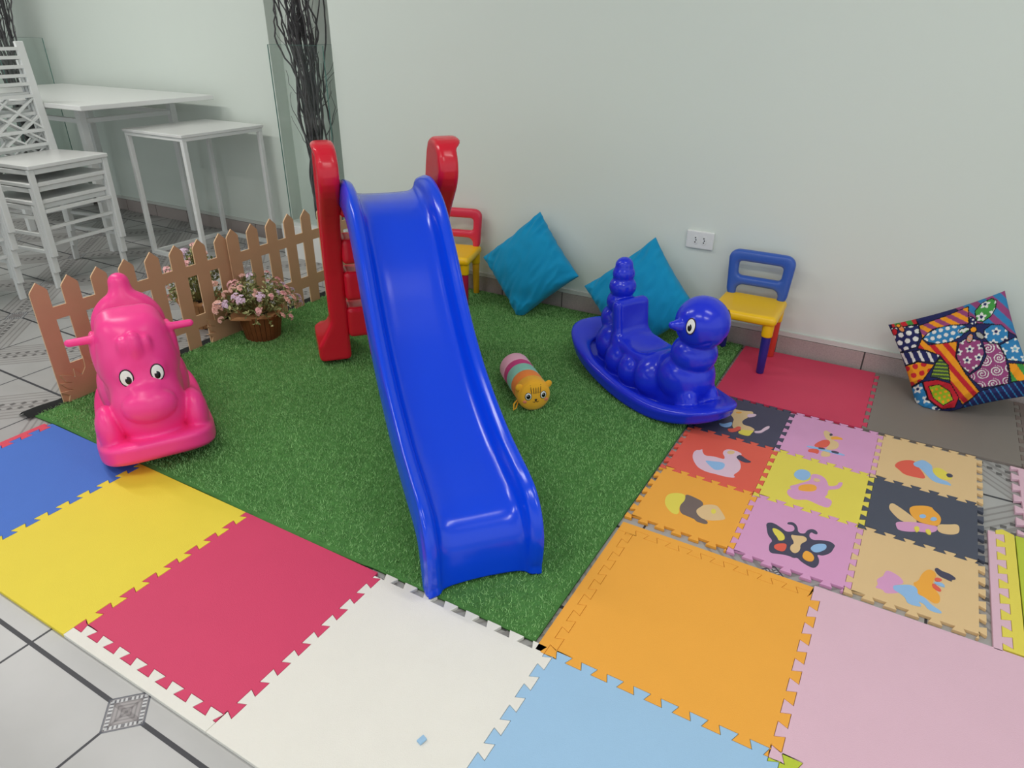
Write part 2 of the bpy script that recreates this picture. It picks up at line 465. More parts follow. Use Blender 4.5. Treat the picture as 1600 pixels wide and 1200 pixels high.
mat_thing('foam_mat', mat_poly(.512, 1.476, 1.0, 1.985, (0, 'w', .015, 'w'), PER, .008), 'grey', 'large dark grey foam mat under the patterned cushion', G)
mat_thing('foam_mat', mat_poly(1.0, 1.476, 1.5, 1.985, (0, 0, .015, 'w'), PER, .008), 'taupe', 'dark foam mat joined to the right of the grey mat under the patterned cushion', G)
mat_thing('foam_mat', mat_poly(.968, 1.06, 1.468, 1.462, (0, 0, 0, 'w'), PER, .0105), 'pink', 'pale pink foam mat at the right edge below the grey mat', G)
mat_thing('foam_mat', mat_poly(.952, .545, 1.45, 1.045, (0, 0, 0, 0), PER, .0105), 'green', 'bright green foam mat at the right edge beside the yellow border strip', G)

# border strips that clip on to the teeth
def strip_x(x0, x1, y, yout, color, label, per=PER, d=D, ext=0):
    w = [(x0 + a, y + o) for a, o in wave(x1 - x0, per, d)]
    w = [(x0 - d, y - d)] + w[1:-1] + [(x1 - d, y - d)]
    P = (w + [(x1 - d, yout), (x0 - d - ext, yout)] + ([(x0 - d - ext, y - d)] if ext else [])) if yout > y else ([(x0 - d, yout), (x1 - d, yout)] + w[::-1])
    Q = mat_inset(P)
    return mat_thing('foam_border_strip', Q, color, label, 'foam border strips', 'border strip')
def strip_y(y0, y1, x, xout, color, label, per=PER, d=D):
    w = [(x + o, y0 + a) for a, o in wave(y1 - y0, per, d)]
    w = [(x - d, y0 - d)] + w[1:-1] + [(x - d, y1 - d)]
    P = ([(xout, y0 - d)] + w + [(xout, y1 - d)]) if xout < x else (w[::-1] + [(xout, y0 - d), (xout, y1 - d)])
    Q = mat_inset(P)
    return mat_thing('foam_border_strip', Q, color, label, 'foam border strips', 'border strip')
def mat_inset(P, gap=.0004):
    ar = sum(P[i - 1][0] * P[i][1] - P[i][0] * P[i - 1][1] for i in range(len(P)))
    if ar < 0: P = P[::-1]
    Q = []; n = len(P)
    for i in range(n):
        a, b_, c = np.array(P[i - 1]), np.array(P[i]), np.array(P[(i + 1) % n])
        e1 = (b_ - a) / (np.linalg.norm(b_ - a) + 1e-12); e2 = (c - b_) / (np.linalg.norm(c - b_) + 1e-12)
        n1 = np.array([-e1[1], e1[0]]); n2 = np.array([-e2[1], e2[0]]); k = n1 + n2; k = k / max(.35, (k @ k) / 2) if (k @ k) > 1e-6 else n1
        Q.append(tuple(b_ + k * gap))
    return Q
strip_x(-1.0, -.5, -.5, -.536, 'white', 'white foam border strip along the lower edge of the crimson mat')
strip_x(0, .5, .5, .532, 'orange', 'orange foam border strip along the upper edge of the orange mat', ext=.0255)
strip_y(0, .5, 0, -.036, 'orange', 'orange foam border strip between the orange mat and the turf')
strip_y(-.5, 0, -2.0, -2.034, 'rose', 'rose red foam border strip at the outer end of the blue mat')
strip_y(.545, 1.045, .914, .884, 'pink', 'pale pink foam border strip clipped to the yellow strip')
w_ = [(.914 + o, .545 + a) for a, o in wave(.5, PER, D)]
mat_thing('foam_border_strip', mat_inset([(.950, 1.045), (.920, 1.06)] + w_[::-1] + [(.950, .545)]), 'lemon', 'yellow foam border strip between the pale pink strip and the green mat', 'foam border strips', 'border strip')

# small mats with animal inlays
INLAY = {  # millimetres from each tile's middle
 'dog': (0, 2, [
  ('tan', [(-83, 59),(-70, 77),(-55, 67),(-37, 60),(-10, 67),(17, 80),(24, 57),(9, 15),(1, -9),(2, -26),(13, -41),(34, -39),(52, -49),(57, -63),(12, -94),(10, -71),(3, -61),(-7, -67),(-11, -87),(-22, -69),(-28, -37),(-28, -19),(-45, 7),(-66, 32)]),
  ('pale_pink', [(-78, 73),(-73, 88),(-64, 88),(-59, 73),(-69, 72)]),
  ('orange', [(-38, 39),(-30, 47),(-17, 51),(-17, 42),(-30, 32)]),
  ('pale_pink', [(5, 46),(22, 60),(35, 62),(34, 46),(16, 23),(7, 28)]),
  ('sky', [(-70, -77),(-55, -74),(-45, -65),(-29, -38),(-23, -73),(-38, -92),(-56, -93)]),
  ('coral', [(-32, -100),(-11, -87),(-5, -66),(6, -61),(11, -74),(6, -94),(-8, -113),(-22, -117)]),
  ('yellow', [(14, -93),(14, -79),(31, -76),(56, -64),(51, -84),(50, -105),(40, -113),(10, -112),(8, -97)]),
  ('pale_pink', [(54, -69),(75, -56),(80, -28),(90, -5),(97, -5),(97, -22),(87, -45),(81, -66),(62, -78)]),
 ]),
 'swan': (0, 1, [
  ('pale_pink', [(-68, 22),(-64, 5),(-49, -16),(-26, -5),(-3, -4),(14, -5),(10, 14),(-1, 28),(-3, 49),(6, 66),(28, 71),(50, 65),(58, 55),(47, 42),(46, 26),(62, 9),(73, -20),(74, -48),(62, -81),(72, -88),(67, -97),(38, -104),(14, -104),(-16, -108),(-44, -99),(-60, -83),(-80, -53),(-89, -16),(-84, 6),(-75, 8)]),
  ('sky', [(-41, -44),(-17, -36),(14, -24),(26, -36),(25, -66),(8, -84),(-9, -75),(-28, -58)]),
  ('dark', [(43, 26),(48, 49),(58, 49),(75, 35),(98, 28),(83, 13),(66, 14)]),
  ('tan', [(7, 42),(16, 62),(31, 63),(33, 49),(21, 35)]),
 ]),
 'bird': (1, 2, [
  ('tan', [(-31, 60),(-25, 75),(-14, 70),(4, 54),(0, 17),(12, 17),(29, 6),(31, -26),(21, -46),(-1, -63),(14, -82),(14, -103),(-11, -118),(-16, -94),(-7, -67),(0, -27),(0, 3),(-15, 12),(-25, 36)]),
  ('coral', [(-46, -62),(-38, -28),(-20, 4),(-4, 9),(3, -10),(-2, -39),(-17, -59)]),
  ('orange', [(-4, 30),(11, 50),(32, 48),(38, 37),(20, 30),(3, 18)]),
  ('sky', [(-65, -70),(-29, -62),(14, -61),(57, -63),(55, -73),(13, -75),(-30, -77),(-63, -78)]),
  ('coral', [(-56, -89),(-24, -72),(-21, -107),(-38, -103),(-55, -110)]),
  ('dark', [(-10, 51),(-5, 61),(3, 53),(-5, 39)]),
  ('dark', [(-29, -62),(-8, -57),(-6, -66),(-27, -73)]),
  ('dark', [(12, -61),(37, -58),(38, -71),(16, -75)]),
 ]),
 'elephant': (1, 1, [
  ('lilac', [(-23, 54),(-2, 68),(20, 57),(32, 33),(37, 12),(61, 32),(61, 53),(74, 61),(73, 36),(66, 12),(38, -6),(42, -33),(34, -57),(51, -56),(60, -67),(58, -96),(50, -108),(25, -105),(-4, -95),(-17, -100),(-34, -113),(-54, -111),(-70, -91),(-69, -67),(-59, -64),(-70, -50),(-57, -36),(-43, -16),(-20, 14),(-18, 33)]),
  ('orange', [(-44, -46),(-41, -27),(-17, -4),(3, -3),(9, -23),(1, -42),(-25, -55),(-39, -58)]),
  ('tan', [(-11, 22),(-7, 41),(9, 37),(10, 26),(0, 17)]),
  ('sky', [(-71, 21),(-67, 51),(-53, 70),(-32, 70),(-21, 50),(-24, 24),(-35, 5),(-55, 2)]),
 ]),
 'fish': (2, 2, [
  ('coral', [(-95, -51),(-85, -15),(-60, 12),(-37, 19),(-28, -11),(-7, -51),(0, -83),(-34, -89),(-63, -89),(-78, -67)]),
  ('yellow', [(17, 1),(36, 16),(56, -2),(75, -27),(66, -51),(38, -57),(18, -32)]),
  ('sky', [(-42, 0),(-30, 19),(-14, 41),(6, 26),(15, 11),(16, -29),(38, -60),(60, -61),(74, -81),(57, -84),(23, -87),(3, -60),(-18, -20),(-36, -19)]),
  ('dark', [(54, -17),(65, -6),(76, -15),(70, -32),(59, -34)]),
 ]),
 'owl': (2, 1, [
  ('tan', [(-91, -9),(-85, 24),(-65, 13),(-30, -16),(-8, -40),(-25, -62),(-54, -61),(-75, -37)]),
  ('tan', [(40, -23),(68, -9),(94, 10),(97, -30),(86, -51),(58, -65),(40, -58)]),
  ('lilac', [(-66, -75),(-42, -60),(-8, -43),(21, -40),(42, -34),(40, -61),(22, -81),(-6, -89),(-28, -105),(-56, -113),(-63, -97)]),
  ('orange', [(-37, 11),(-30, 34),(-1, 55),(23, 60),(27, 47),(44, 29),(50, 2),(43, -33),(21, -40),(-8, -40),(-27, -21)]),
  ('sky', [(10, 0),(9, -6),(6, -12),(1, -16),(-3, -17),(-6, -15),(-8, -10),(-7, -4),(-4, 2),(0, 6),(5, 7),(8, 5)]),
  ('sky', [(38, 1),(37, -5),(34, -10),(30, -14),(25, -16),(22, -14),(21, -9),(22, -3),(25, 3),(29, 7),(33, 8),(36, 6)]),
  ('yellow', [(-20, -76),(-7, -63),(-3, -84),(-11, -101)]),
  ('yellow', [(9, -74),(21, -61),(28, -88),(17, -92)]),
 ]),
 'rooster': (2, 0, [
  ('lilac', [(-90, -65),(-75, -44),(-74, -30),(-69, -12),(-50, -16),(-33, -27),(-25, -47),(-49, -67),(-34, -88),(-40, -95),(-65, -111),(-71, -98),(-91, -102),(-83, -85)]),
  ('orange', [(-8, -32),(6, -17),(11, 17),(24, 46),(37, 50),(47, 34),(41, 14),(37, -9),(44, -29),(56, -46),(57, -76),(44, -87),(27, -73),(5, -69),(7, -51)]),
  ('sky', [(-51, -70),(-38, -60),(-10, -41),(6, -50),(6, -72),(22, -74),(38, -95),(62, -107),(61, -117),(33, -119),(23, -100),(8, -98),(18, -111),(12, -118),(-14, -121),(-20, -99),(-36, -89),(-47, -86)]),
  ('dark', [(39, 55),(46, 67),(57, 57),(77, 57),(93, 43),(80, 33),(82, 25),(67, 29),(51, 33)]),
  ('coral', [(41, 14),(47, 24),(59, 23),(58, 14),(45, 4)]),
  ('coral', [(36, -12),(41, -6),(59, -22),(57, -33),(40, -28)]),
  ('sky', [(38, -4),(50, 6),(63, 4),(67, -8),(57, -9)]),
 ]),
 'bee': (0, 0, [
  ('yellow', [(-82, -24),(-84, 12),(-64, 31),(-39, 39),(-27, 15),(-30, -11),(-33, -31),(-21, -70),(-41, -76),(-68, -52)]),
  ('taupe', [(-38, 41),(-7, 37),(24, 28),(28, -3),(16, -25),(33, -49),(63, -57),(63, -74),(31, -75),(27, -67),(3, -64),(-20, -61),(-34, -28),(-27, 9)]),
  ('tan', [(29, 16),(61, 35),(80, 14),(101, -14),(102, -24),(75, -46),(50, -56),(29, -46),(15, -25),(22, -3)]),
  ('yellow', [(69, 1),(70, -5),(69, -11),(66, -14),(62, -15),(59, -12),(56, -6),(55, 0),(56, 6),(59, 10),(63, 10),(66, 7)]),
 ]),
 'butterfly': (1, 0, [
  ('dark', [(-91, 24),(-74, 37),(-46, 23),(-31, 12),(-14, 26),(-14, 43),(-22, 55),(-37, 49),(-37, 61),(-23, 69),(-9, 56),(-2, 25),(16, 31),(17, 48),(28, 65),(42, 63),(48, 50),(42, 43),(28, 50),(27, 24),(40, 13),(55, 23),(81, 34),(98, 23),(96, 9),(92, -18),(75, -42),(59, -44),(69, -62),(71, -85),(64, -105),(53, -107),(29, -98),(16, -85),(8, -93),(-6, -89),(-32, -96),(-54, -106),(-63, -68),(-56, -48),(-74, -30),(-83, -2)]),
  ('yellow', [(-72, 10),(-54, 12),(-33, -5),(-28, -28),(-43, -40),(-48, -27),(-61, -13)]),
  ('coral', [(-50, -67),(-41, -52),(-21, -40),(-17, -59),(-21, -83),(-45, -82)]),
  ('tan', [(-21, 5),(-4, 9),(18, 19),(28, 3),(12, -23),(18, -50),(8, -74),(-7, -65),(-10, -43),(-1, -28)]),
  ('sky', [(39, -25),(49, -1),(73, 14),(79, 1),(75, -16),(58, -39),(45, -37)]),
  ('orange', [(29, -44),(46, -46),(57, -63),(55, -82),(40, -88),(25, -76)]),
 ]),
}
LAB = {
 'dog': ('dark', 'small dark navy foam mat with a beige dog inlay under the blue rocker\'s front'),
 'swan': ('coral', 'small coral red foam mat with a pink swan inlay'),
 'bee': ('orange', 'small orange foam mat with a yellow, brown and beige bee inlay'),
 'bird': ('lilac', 'small lilac foam mat with a bird on a branch inlay'),
 'elephant': ('lemon', 'small yellow foam mat with a pink elephant and blue ball inlay'),
 'butterfly': ('lilac', 'small lilac foam mat with a dark outlined butterfly inlay'),
 'fish': ('tan', 'small tan foam mat with a red, blue and yellow fish inlay'),
 'owl': ('slate', 'small slate foam mat with an orange headed winged bird inlay'),
 'rooster': ('tan', 'small tan foam mat with an orange and blue rooster inlay'),
}
ang = -.0061; cs, sn = math.cos(ang), math.sin(ang)
for k, (c, r, shapes) in INLAY.items():
    P = mat_poly(-.15, -.15, .15, .15, ('w',) * 4, .05, .008)
    lx, ly = (c + .5) * .3, (r + .5) * .3
    bm = bmesh.new(); add_prism(bm, P, 0, TH)
    o = bm_obj('foam_mat', bm, foamc[LAB[k][0]], loc=(-.0352 + cs * lx - sn * ly, .5658 + sn * lx + cs * ly, .0003), rot=(0, 0, ang), weld=False)
    b = o.modifiers.new('bevel', 'BEVEL'); b.width = .0011; b.segments = 2; b.limit_method = 'ANGLE'; b.angle_limit = 1.2
    tag(o, LAB[k][1], 'foam mat', 'small foam mats with animal inlays')
    for q, (cn, pts) in enumerate(shapes):
        pts = chaikin([(x / 1000, y / 1000) for x, y in pts], 2)
        bm = bmesh.new(); add_prism(bm, pts, TH - .003, TH + .0004 + .0003 * q)
        tag(bm_obj('inlay', bm, foamc[{'yellow': 'lemon'}.get(cn, cn)], o, weld=False), f'{cn.replace("_", " ").replace("sky", "sky blue")} {k} inlay piece')
tag(mesh_obj('foam_scrap', [(0, 0, 0), (.012, -.004, .001), (.016, .012, .002), (.004, .017, 0), (0, 0, .004), (.012, -.004, .005), (.016, .012, .006), (.004, .017, .004)],
    [(3, 2, 1, 0), (4, 5, 6, 7), (0, 1, 5, 4), (1, 2, 6, 5), (2, 3, 7, 6), (3, 0, 4, 7)], foamc['light_blue'], loc=(-.128, -.336, TH + .0005)),
    'tiny light blue scrap lying on the white foam mat', 'scrap')
# ---------------------------------------------------------------- plastics
blue_p = mat('slide_blue_plastic', srgb(4, 68, 226), .2, .5, bump=.03, bscale=25)
navy_p = mat('rocker_blue_plastic', srgb(28, 48, 216), .2, .5, bump=.03, bscale=25)
red_p = mat('red_plastic', srgb(214, 26, 50), .24, .5, bump=.03, bscale=25)
pink_p = mat('pink_plastic', srgb(255, 66, 150), .33, .45, bump=.05, bscale=40)
eye_w = mat('eye_white', srgb(240, 240, 235), .3); eye_b = mat('eye_black', srgb(14, 12, 16), .25)
eye_o = mat('eye_outline', srgb(40, 20, 30), .4)

# ---------------------------------------------------------------- slide
SU = math.atan2(.6623, -.7493)                                   # direction from foot to ladder
sl = empty('slide', (-.355, .007, TZ), SU, 'blue slide with a red ladder standing on the turf', 'slide')
# local frame: x back towards the ladder, y to the left of that direction (camera right is -y)
path = catmull([(1.285, .735), (1.20, .742), (1.09, .735), (.985, .695), (.88, .605), (.77, .492), (.655, .392), (.53, .312), (.40, .255), (.28, .217), (.17, .196),
                (.095, .184), (.045, .165), (.016, .125), (.006, .075), (.002, .03), (0, .003)], 7)
path = [np.array(q) for q in path]
W = .300
def section(f, k):
    """f: 0 at the top .. 1 at the lip; half section from the middle outwards (v, normal offset)"""
    hw = W / 2 + .012 * (1 - f) + .006
    rim = .070 * k
    return [(0, 0), (.05, .0006), (.085, .002), (.104, .008 * k + .002), (.112, .022 * k + .002), (.116, .042 * k + .002), (.124, .058 * k + .002), (.133, rim * .93), (.143, rim), (.152, rim * .97),
            (hw - .008, rim * .82), (hw - .002, rim * .5), (hw, .0), (hw, -.030), (hw - .006, -.034), (hw - .012, -.028), (hw - .014, .0), (.140, .02 * k - .008), (.118, -.010), (.09, -.012), (.04, -.012)]
V = []; F = []; m_ = None
N = len(path)
for i, q in enumerate(path):
    tg = path[min(i + 1, N - 1)] - path[max(i - 1, 0)]; tg /= np.linalg.norm(tg)
    nrm = np.array([tg[1], -tg[0]])                               # points up and towards the viewer
    if nrm[1] < 0 and i < N * .6: nrm = -nrm
    f = i / (N - 1)
    k = 1.0 if f < .72 else 1.0 - .62 * min(1, (f - .72) / .22)
    if i < 10: k = .75 + .025 * i
    half = section(f, k)
    full = [(-v, o) for v, o in half[:13]][::-1] + half[1:13] + half[13:] + [(0, -.012)] + [(-v, o) for v, o in half[13:]][::-1]
    full = chaikin(full, 1)
    m_ = len(full)
    low = max(0, (f - .86) / .14)
    for v, o in full:
        drop = .012 * low ** 2 * (1 - (abs(v) / .155) ** 2)       # arched lower edge between the two side feet
        V.append((q[0] + nrm[0] * o, -(v + W / 2), max(0.0, q[1] + nrm[1] * o + max(0, drop))))
for i in range(N - 1):
    for j in range(m_): a = i * m_ + j; b_ = i * m_ + (j + 1) % m_; F.append((a, b_, b_ + m_, a + m_))
F.append(tuple(range(m_))[::-1]); F.append(tuple((N - 1) * m_ + j for j in range(m_)))
bm = bmesh.new(); vv = [bm.verts.new(p) for p in V]
for f_ in F: bm.faces.new([vv[i] for i in f_])
ch = bm_obj('chute', bm, blue_p, sl, True, weld=False); tag(ch, 'long glossy blue chute')

panel = [(1.425, 0), (1.425, .10), (1.415, .22), (1.395, .38), (1.365, .48), (1.325, .575), (1.275, .65), (1.215, .71), (1.165, .76), (1.138, .81), (1.142, .865), (1.17, .908),
         (1.215, .928), (1.285, .93), (1.345, .905), (1.40, .80), (1.455, .62), (1.49, .42), (1.505, .26), (1.53, .185), (1.59, .145), (1.68, .11), (1.70, .07), (1.70, 0)]
pl = chaikin(panel, 1)
def side_panel(sgn):
    yi = .012 if sgn > 0 else -W - .030                           # inner face
    def f(P):
        y = (P[:, 1] - yi) * sgn
        z = P[:, 2]
        flare = .058 * np.clip((.20 - z) / .11, 0, 1) ** 1.2
        lip = (.008 if sgn > 0 else .026) * np.clip((z - .895) / .02, 0, 1)
        th = .074 + flare + lip
        d2 = d_poly(P[:, [0, 2]], pl)
        dy = np.abs(y - th / 2) - th / 2
        d = smax(d2, dy, .022)
        # shallow recess on the outer face of the post
        rec = np.maximum(d2 + .030, .066 - y)
        d = smax(d, -np.maximum(rec, np.maximum(.24 - z, z - .88)), .012)
        return d
    lo = (1.04, yi - (.02 if sgn > 0 else .17), -.012); hi = (1.74, yi + (.17 if sgn > 0 else .02), .96)
    o = sdf_mesh('side_panel', f, lo, hi, .0062, red_p, sl, 1)
    for v in o.data.vertices:
        if v.co.z < 0: v.co.z = 0
    return o
side_panel(1); side_panel(-1)
for z0, z1, xa in ((.125, .255, 1.405), (.295, .415, 1.375), (.455, .555, 1.345)):
    def f(P, z0=z0, z1=z1, xa=xa):
        a = d_box(P, (xa + .065, -W / 2 - .009, (z0 + z1) / 2), (.062, W / 2 + .025, (z1 - z0) / 2), .016)
        return smax(a, -d_box(P, (xa + .10, -W / 2 - .009, z0), (.07, W / 2 + .003, .06), .01), .012)
    sdf_mesh('step', f, (xa - .01, -W - .045, z0 - .01), (xa + .14, .030, z1 + .01), .0062, red_p, sl, 1)
def f(P): return d_box(P, (1.31, -W / 2 - .009, .69), (.06, W / 2 + .025, .03), .014)
sdf_mesh('platform', f, (1.24, -W - .045, .65), (1.38, .030, .73), .0062, red_p, sl, 1)

# ---------------------------------------------------------------- eyes
def eye(parent, c, nrm, up, w, h, look=(0, -.15), pup=.62):
    """a printed oval eye lying on the surface: outline, white and pupil as one part with pieces"""
    n_ = Vector(nrm).normalized(); u = (Vector(up) - n_ * n_.dot(Vector(up))).normalized(); s = u.cross(n_)
    Rm = Matrix((( s.x, u.x, n_.x), (s.y, u.y, n_.y), (s.z, u.z, n_.z)))
    def disc(nm, dx, dy, rx, ry, rz, m, par):
        bm = bmesh.new(); add_ellipsoid(bm, Vector(c) + Rm @ Vector((dx, dy, 0)), (rx, ry, rz), Rm, 24, 12)
        return bm_obj(nm, bm, m, par, True)
    e = disc('eye', 0, 0, w, h, .0032, eye_w, parent)
    disc('eye_outline', 0, 0, w * 1.1, h * 1.08, .0022, eye_o, e)
    disc('pupil', look[0] * w, look[1] * h, w * pup, h * pup, .0042, eye_b, e)
    disc('glint', (look[0] - .22) * w, (look[1] + .28) * h, w * .2, h * .2, .0052, eye_w, e)
    return e

def surf(f, p, d):
    """first point of a distance field met from p along d, and its normal"""
    p = np.array(p, float); d = np.array(d, float) / np.linalg.norm(d)
    T = np.linspace(0, .6, 3000); v = f(p + T[:, None] * d); q = p + T[np.argmax(v < 0)] * d
    E = np.eye(3) * .006; g = f(q + E) - f(q - E)
    return Vector(q), Vector(g).normalized()
# ---------------------------------------------------------------- pink rocking toy
def tray_d(P, hl, hw, x0, kz, th, ex=2.6):
    x, y = P[:, 0], P[:, 1]
    z = P[:, 2] - kz * (x - x0) ** 2
    e = ((np.abs(x) / hl) ** ex + (np.abs(y) / hw) ** ex) ** (1 / ex)
    return (e - 1) * hw * np.clip(.6 + .4 * (1 - np.abs(x) / hl), .5, 1), z

pk = empty('rocking_toy', (-1.385 - .87 * .36, .015 + .493 * .36, TZ), math.atan2(-.493, .87), 'hot pink rocking toy with an animal face, beside the wooden fence', 'rocking toy')
PX = -.36                                                         # front of the base is at x = .36
def pink_f(P0):
    P = P0.copy(); ay = np.abs(P[:, 1]); Ps = np.stack([P[:, 0], ay, P[:, 2]], 1)
    e, z = tray_d(P, .365, .180, -.10, .37, .03, 4.6)
    tray = smax(e, np.abs(z - .014) - .041, .026)
    tray = smax(tray, -P[:, 2], .004)
    d = tray
    # body and seat
    body = d_ell(Ps, (.02, 0, .19), (.30, .118, .17))
    body = smin(body, d_ell(Ps, (-.17, 0, .27), (.11, .10, .17)), .05)
    seat = d_ell(Ps, (-.02, 0, .42), (.13, .2, .16))
    body = smax(body, -seat, .03)
    # back rest with the knob on top
    back = d_ell(Ps, (-.17, 0, .325), (.06, .118, .122))
    back = smin(back, d_cap(P, (-.18, 0, .425), (-.19, 0, .475), .040, .034), .010)
    body = smin(body, back, .035)
    d = smin(d, body, .022)
    # head: a tall block leaning back, cheeks and jaw
    head = d_ell(Ps, (.165, 0, .315), (.115, .116, .155), roty(.18))
    head = smin(head, d_box(Ps, (.145, 0, .42), (.075, .096, .066), .055, roty(.25)), .035)
    jaw = d_ell(Ps, (.235, 0, .19), (.095, .108, .135))
    head = smin(head, jaw, .03)
    d = smin(d, head, .016)
    # raised brow over the top
    brow = d_cap(Ps, (.13, 0, .462), (.125, .055, .452), .026, .024)
    d = smin(d, brow, .014)
    # tuft of hair between the eyes
    tuft = smin(d_ell(Ps, (.246, 0, .390), (.036, .031, .064), roty(.3)), d_ell(Ps, (.243, .033, .388), (.026, .019, .050), roty(.3)), .008)
    d = smin(d, tuft, .008)
    # eye bosses and muzzle
    d = smin(d, d_ell(Ps, (.258, .043, .318), (.022, .026, .032)), .014)
    nose = d_ell(Ps, (.305, 0, .222), (.048, .079, .057))
    d = smin(d, nose, .005)
    d = smin(d, d_ell(Ps, (.292, 0, .272), (.03, .045, .018)), .012)
    # ears folded down the sides of the head
    ear = d_ell(Ps, (.135, .108, .345), (.045, .018, .085), roty(-.1))
    d = smin(d, ear, .006)
    # paws on the base
    paw = d_ell(Ps, (.235, .126, .135), (.066, .040, .082))
    d = smin(d, paw, .007)
    hind = d_ell(Ps, (-.05, .105, .15), (.12, .04, .085))
    d = smin(d, hind, .01)
    d = smin(d, d_cap(Ps, (.155, .08, .412), (.155, .172, .412), .0135, .0125), .007)      # hand grips
    return d
o = sdf_mesh('body', pink_f, (-.40, -.20, -.02), (.40, .20, .53), .0058, pink_p, pk, 1)
for s in (-1, 1):
    c_, n_ = surf(pink_f, (.5, s * .043, .352), (-1, 0, -.16)); eye(pk, c_, n_, (0, 0, 1), .0185, .0265, (-s * .12 + .05, -.22))

# ---------------------------------------------------------------- blue caterpillar rocker
cr = empty('rocking_toy', (-.2865, 1.379, TZ), -.537, 'glossy blue caterpillar rocking toy on the turf in front of a teal cushion', 'rocking toy')
SEG = [((.215, 0, .150), (.106, .106, .102)), ((.10, 0, .105), (.092, .126, .105)), ((.0, 0, .095), (.088, .130, .098)), ((-.09, 0, .105), (.086, .126, .100)), ((-.18, 0, .135), (.084, .108, .096)),
       ((-.215, 0, .225), (.062, .066, .062)), ((-.198, 0, .300), (.054, .056, .050)), ((-.192, 0, .365), (.052, .054, .046)), ((-.192, 0, .418), (.043, .045, .040)), ((-.193, 0, .452), (.034, .036, .032))]
def cat_f(P):
    ay = np.abs(P[:, 1]); Ps = np.stack([P[:, 0], ay, P[:, 2]], 1)
    x_ = P[:, 0]; zb = np.where(x_ > .17, .85, .30) * (x_ - .17) ** 2; z = P[:, 2] - zb
    ex = np.where(x_ > 0, 2.2, 2.8); hl = np.where(x_ > 0, .428, .402); e = ((np.abs(x_) / hl) ** ex + (ay / .180) ** ex) ** (1 / ex)
    e = (e - 1) * .180 * np.clip(.6 + .4 * (1 - np.abs(x_) / hl), .5, 1)
    tray = smax(e, np.abs(z - .025) - .025, .024)
    tray = smax(tray, -np.maximum(e + .030, .030 - z), .012)
    rim = np.sqrt((e + .016) ** 2 + (z - .050) ** 2) - .018
    d = smin(tray, rim, .012)
    body = None
    for i, (c, r) in enumerate(SEG):
        q = d_ell(Ps, c, r); body = q if body is None else smin(body, q, .014 if i < 5 else .006)
    body = smin(body, d_ell(Ps, (.242, 0, .248), (.082, .084, .074)), .006)
    # plinth between the tray and the body
    body = smin(body, d_box(Ps, (.04, 0, .05), (.27, .075, .05), .04), .02)
    d = smin(d, body, .012)
    # seat: scooped pad with a back rest against the tail
    pad = d_box(Ps, (-.005, 0, .155), (.125, .095, .035), .03, roty(.04))
    rest = d_box(Ps, (-.125, 0, .235), (.026, .082, .10), .024, roty(-.12))
    st = smin(pad, rest, .035)
    d = smin(d, st, .005)
    d = smax(d, -d_ell(Ps, (.01, 0, .30), (.115, .16, .135)), .014)
    d = smin(d, smin(d_ell(Ps, (-.192, 0, .365), (.052, .054, .046)), d_ell(Ps, (-.198, 0, .300), (.054, .056, .050)), .006), .004)
    # feet and foot rests at the front of the base
    d = smin(d, d_ell(Ps, (.285, .05, .085), (.045, .035, .05)), .012)
    # head with grips
    hd = d_ell(Ps, (.262, 0, .372), (.096, .094, .094))
    d = smin(d, hd, .006)
    d = smin(d, smin(d_cap(Ps, (.25, .08, .372), (.246, .100, .375), .024, .021), d_cap(Ps, (.246, .10, .376), (.243, .122, .379), .0135, .0135), .004), .005)
    # smile line
    sm = np.abs(np.sqrt((Ps[:, 0] - .28) ** 2 + (Ps[:, 2] - .395) ** 2) - .085) + np.where((Ps[:, 2] < .335) & (ay > .03), 0, .1)
    d = smax(d, -np.maximum(sm - .0035, np.abs(hd) - .004), .002)
    return d
sdf_mesh('body', cat_f, (-.47, -.20, -.02), (.47, .20, .50), .0058, navy_p, cr, 1)
for s in (-1, 1):
    n_ = Vector((.36, s * .93, .12)).normalized()
    c_, n_ = surf(cat_f, Vector((.262, 0, .375)) + n_ * .25, -n_)
    eye(cr, c_, n_, (0, 0, 1), .0165, .0275, (-.1, -.15))

# ---------------------------------------------------------------- plush roll
cloth = lambda nm, rgb, **k: mat('plush_' + nm, srgb(*rgb), .85, .15, bump=.35, bscale=260, var=.06, vscale=30, sheen=.15, **k)
pc_ = {k: cloth(k, v) for k, v in dict(pink=(238, 178, 200), magenta=(205, 62, 128), mint=(142, 205, 186), orange=(250, 140, 62), yellow=(245, 180, 50), brown=(150, 112, 40), rosy=(226, 130, 100)).items()}
dv = Vector((.73, -.685, 0)).normalized()
pr = empty('plush_toy', (-.665, 1.065, TZ + .063), math.atan2(dv.y, dv.x), 'small striped plush roll with a yellow cat face lying on the turf', 'plush toy')
RX = Matrix.Rotation(PI / 2, 4, 'Y')
def band(x0, x1, m, r=.062, e0=0, e1=0, label=None):
    bm = bmesh.new()
    prof = [(r * .965, x0), (r * .99, x0 + .004), (r * 1.0, (x0 * 2 + x1) / 3), (r * 1.0, (x0 + 2 * x1) / 3), (r * .99, x1 - .004), (r * .965, x1)]
    if e0: prof = [(.002, x0 - .012), (r * .5, x0 - .011), (r * .82, x0 - .008), (r * .93, x0 - .003)] + prof
    if e1: prof = prof + [(r * .90, x1 + .004), (r * .75, x1 + .008), (r * .4, x1 + .011), (.002, x1 + .012)]
    add_lathe(bm, prof, 40, RX)
    return tag(bm_obj('band', bm, m, pr, True), label)
band(-.135, -.075, pc_['pink'], e0=1, label='pale pink end band'); band(-.075, -.038, pc_['magenta'], label='magenta band'); band(-.038, .022, pc_['mint'], label='mint green band')
band(.022, .074, pc_['orange'], label='orange band'); band(.074, .122, pc_['yellow'], r=.063, label='yellow head band')
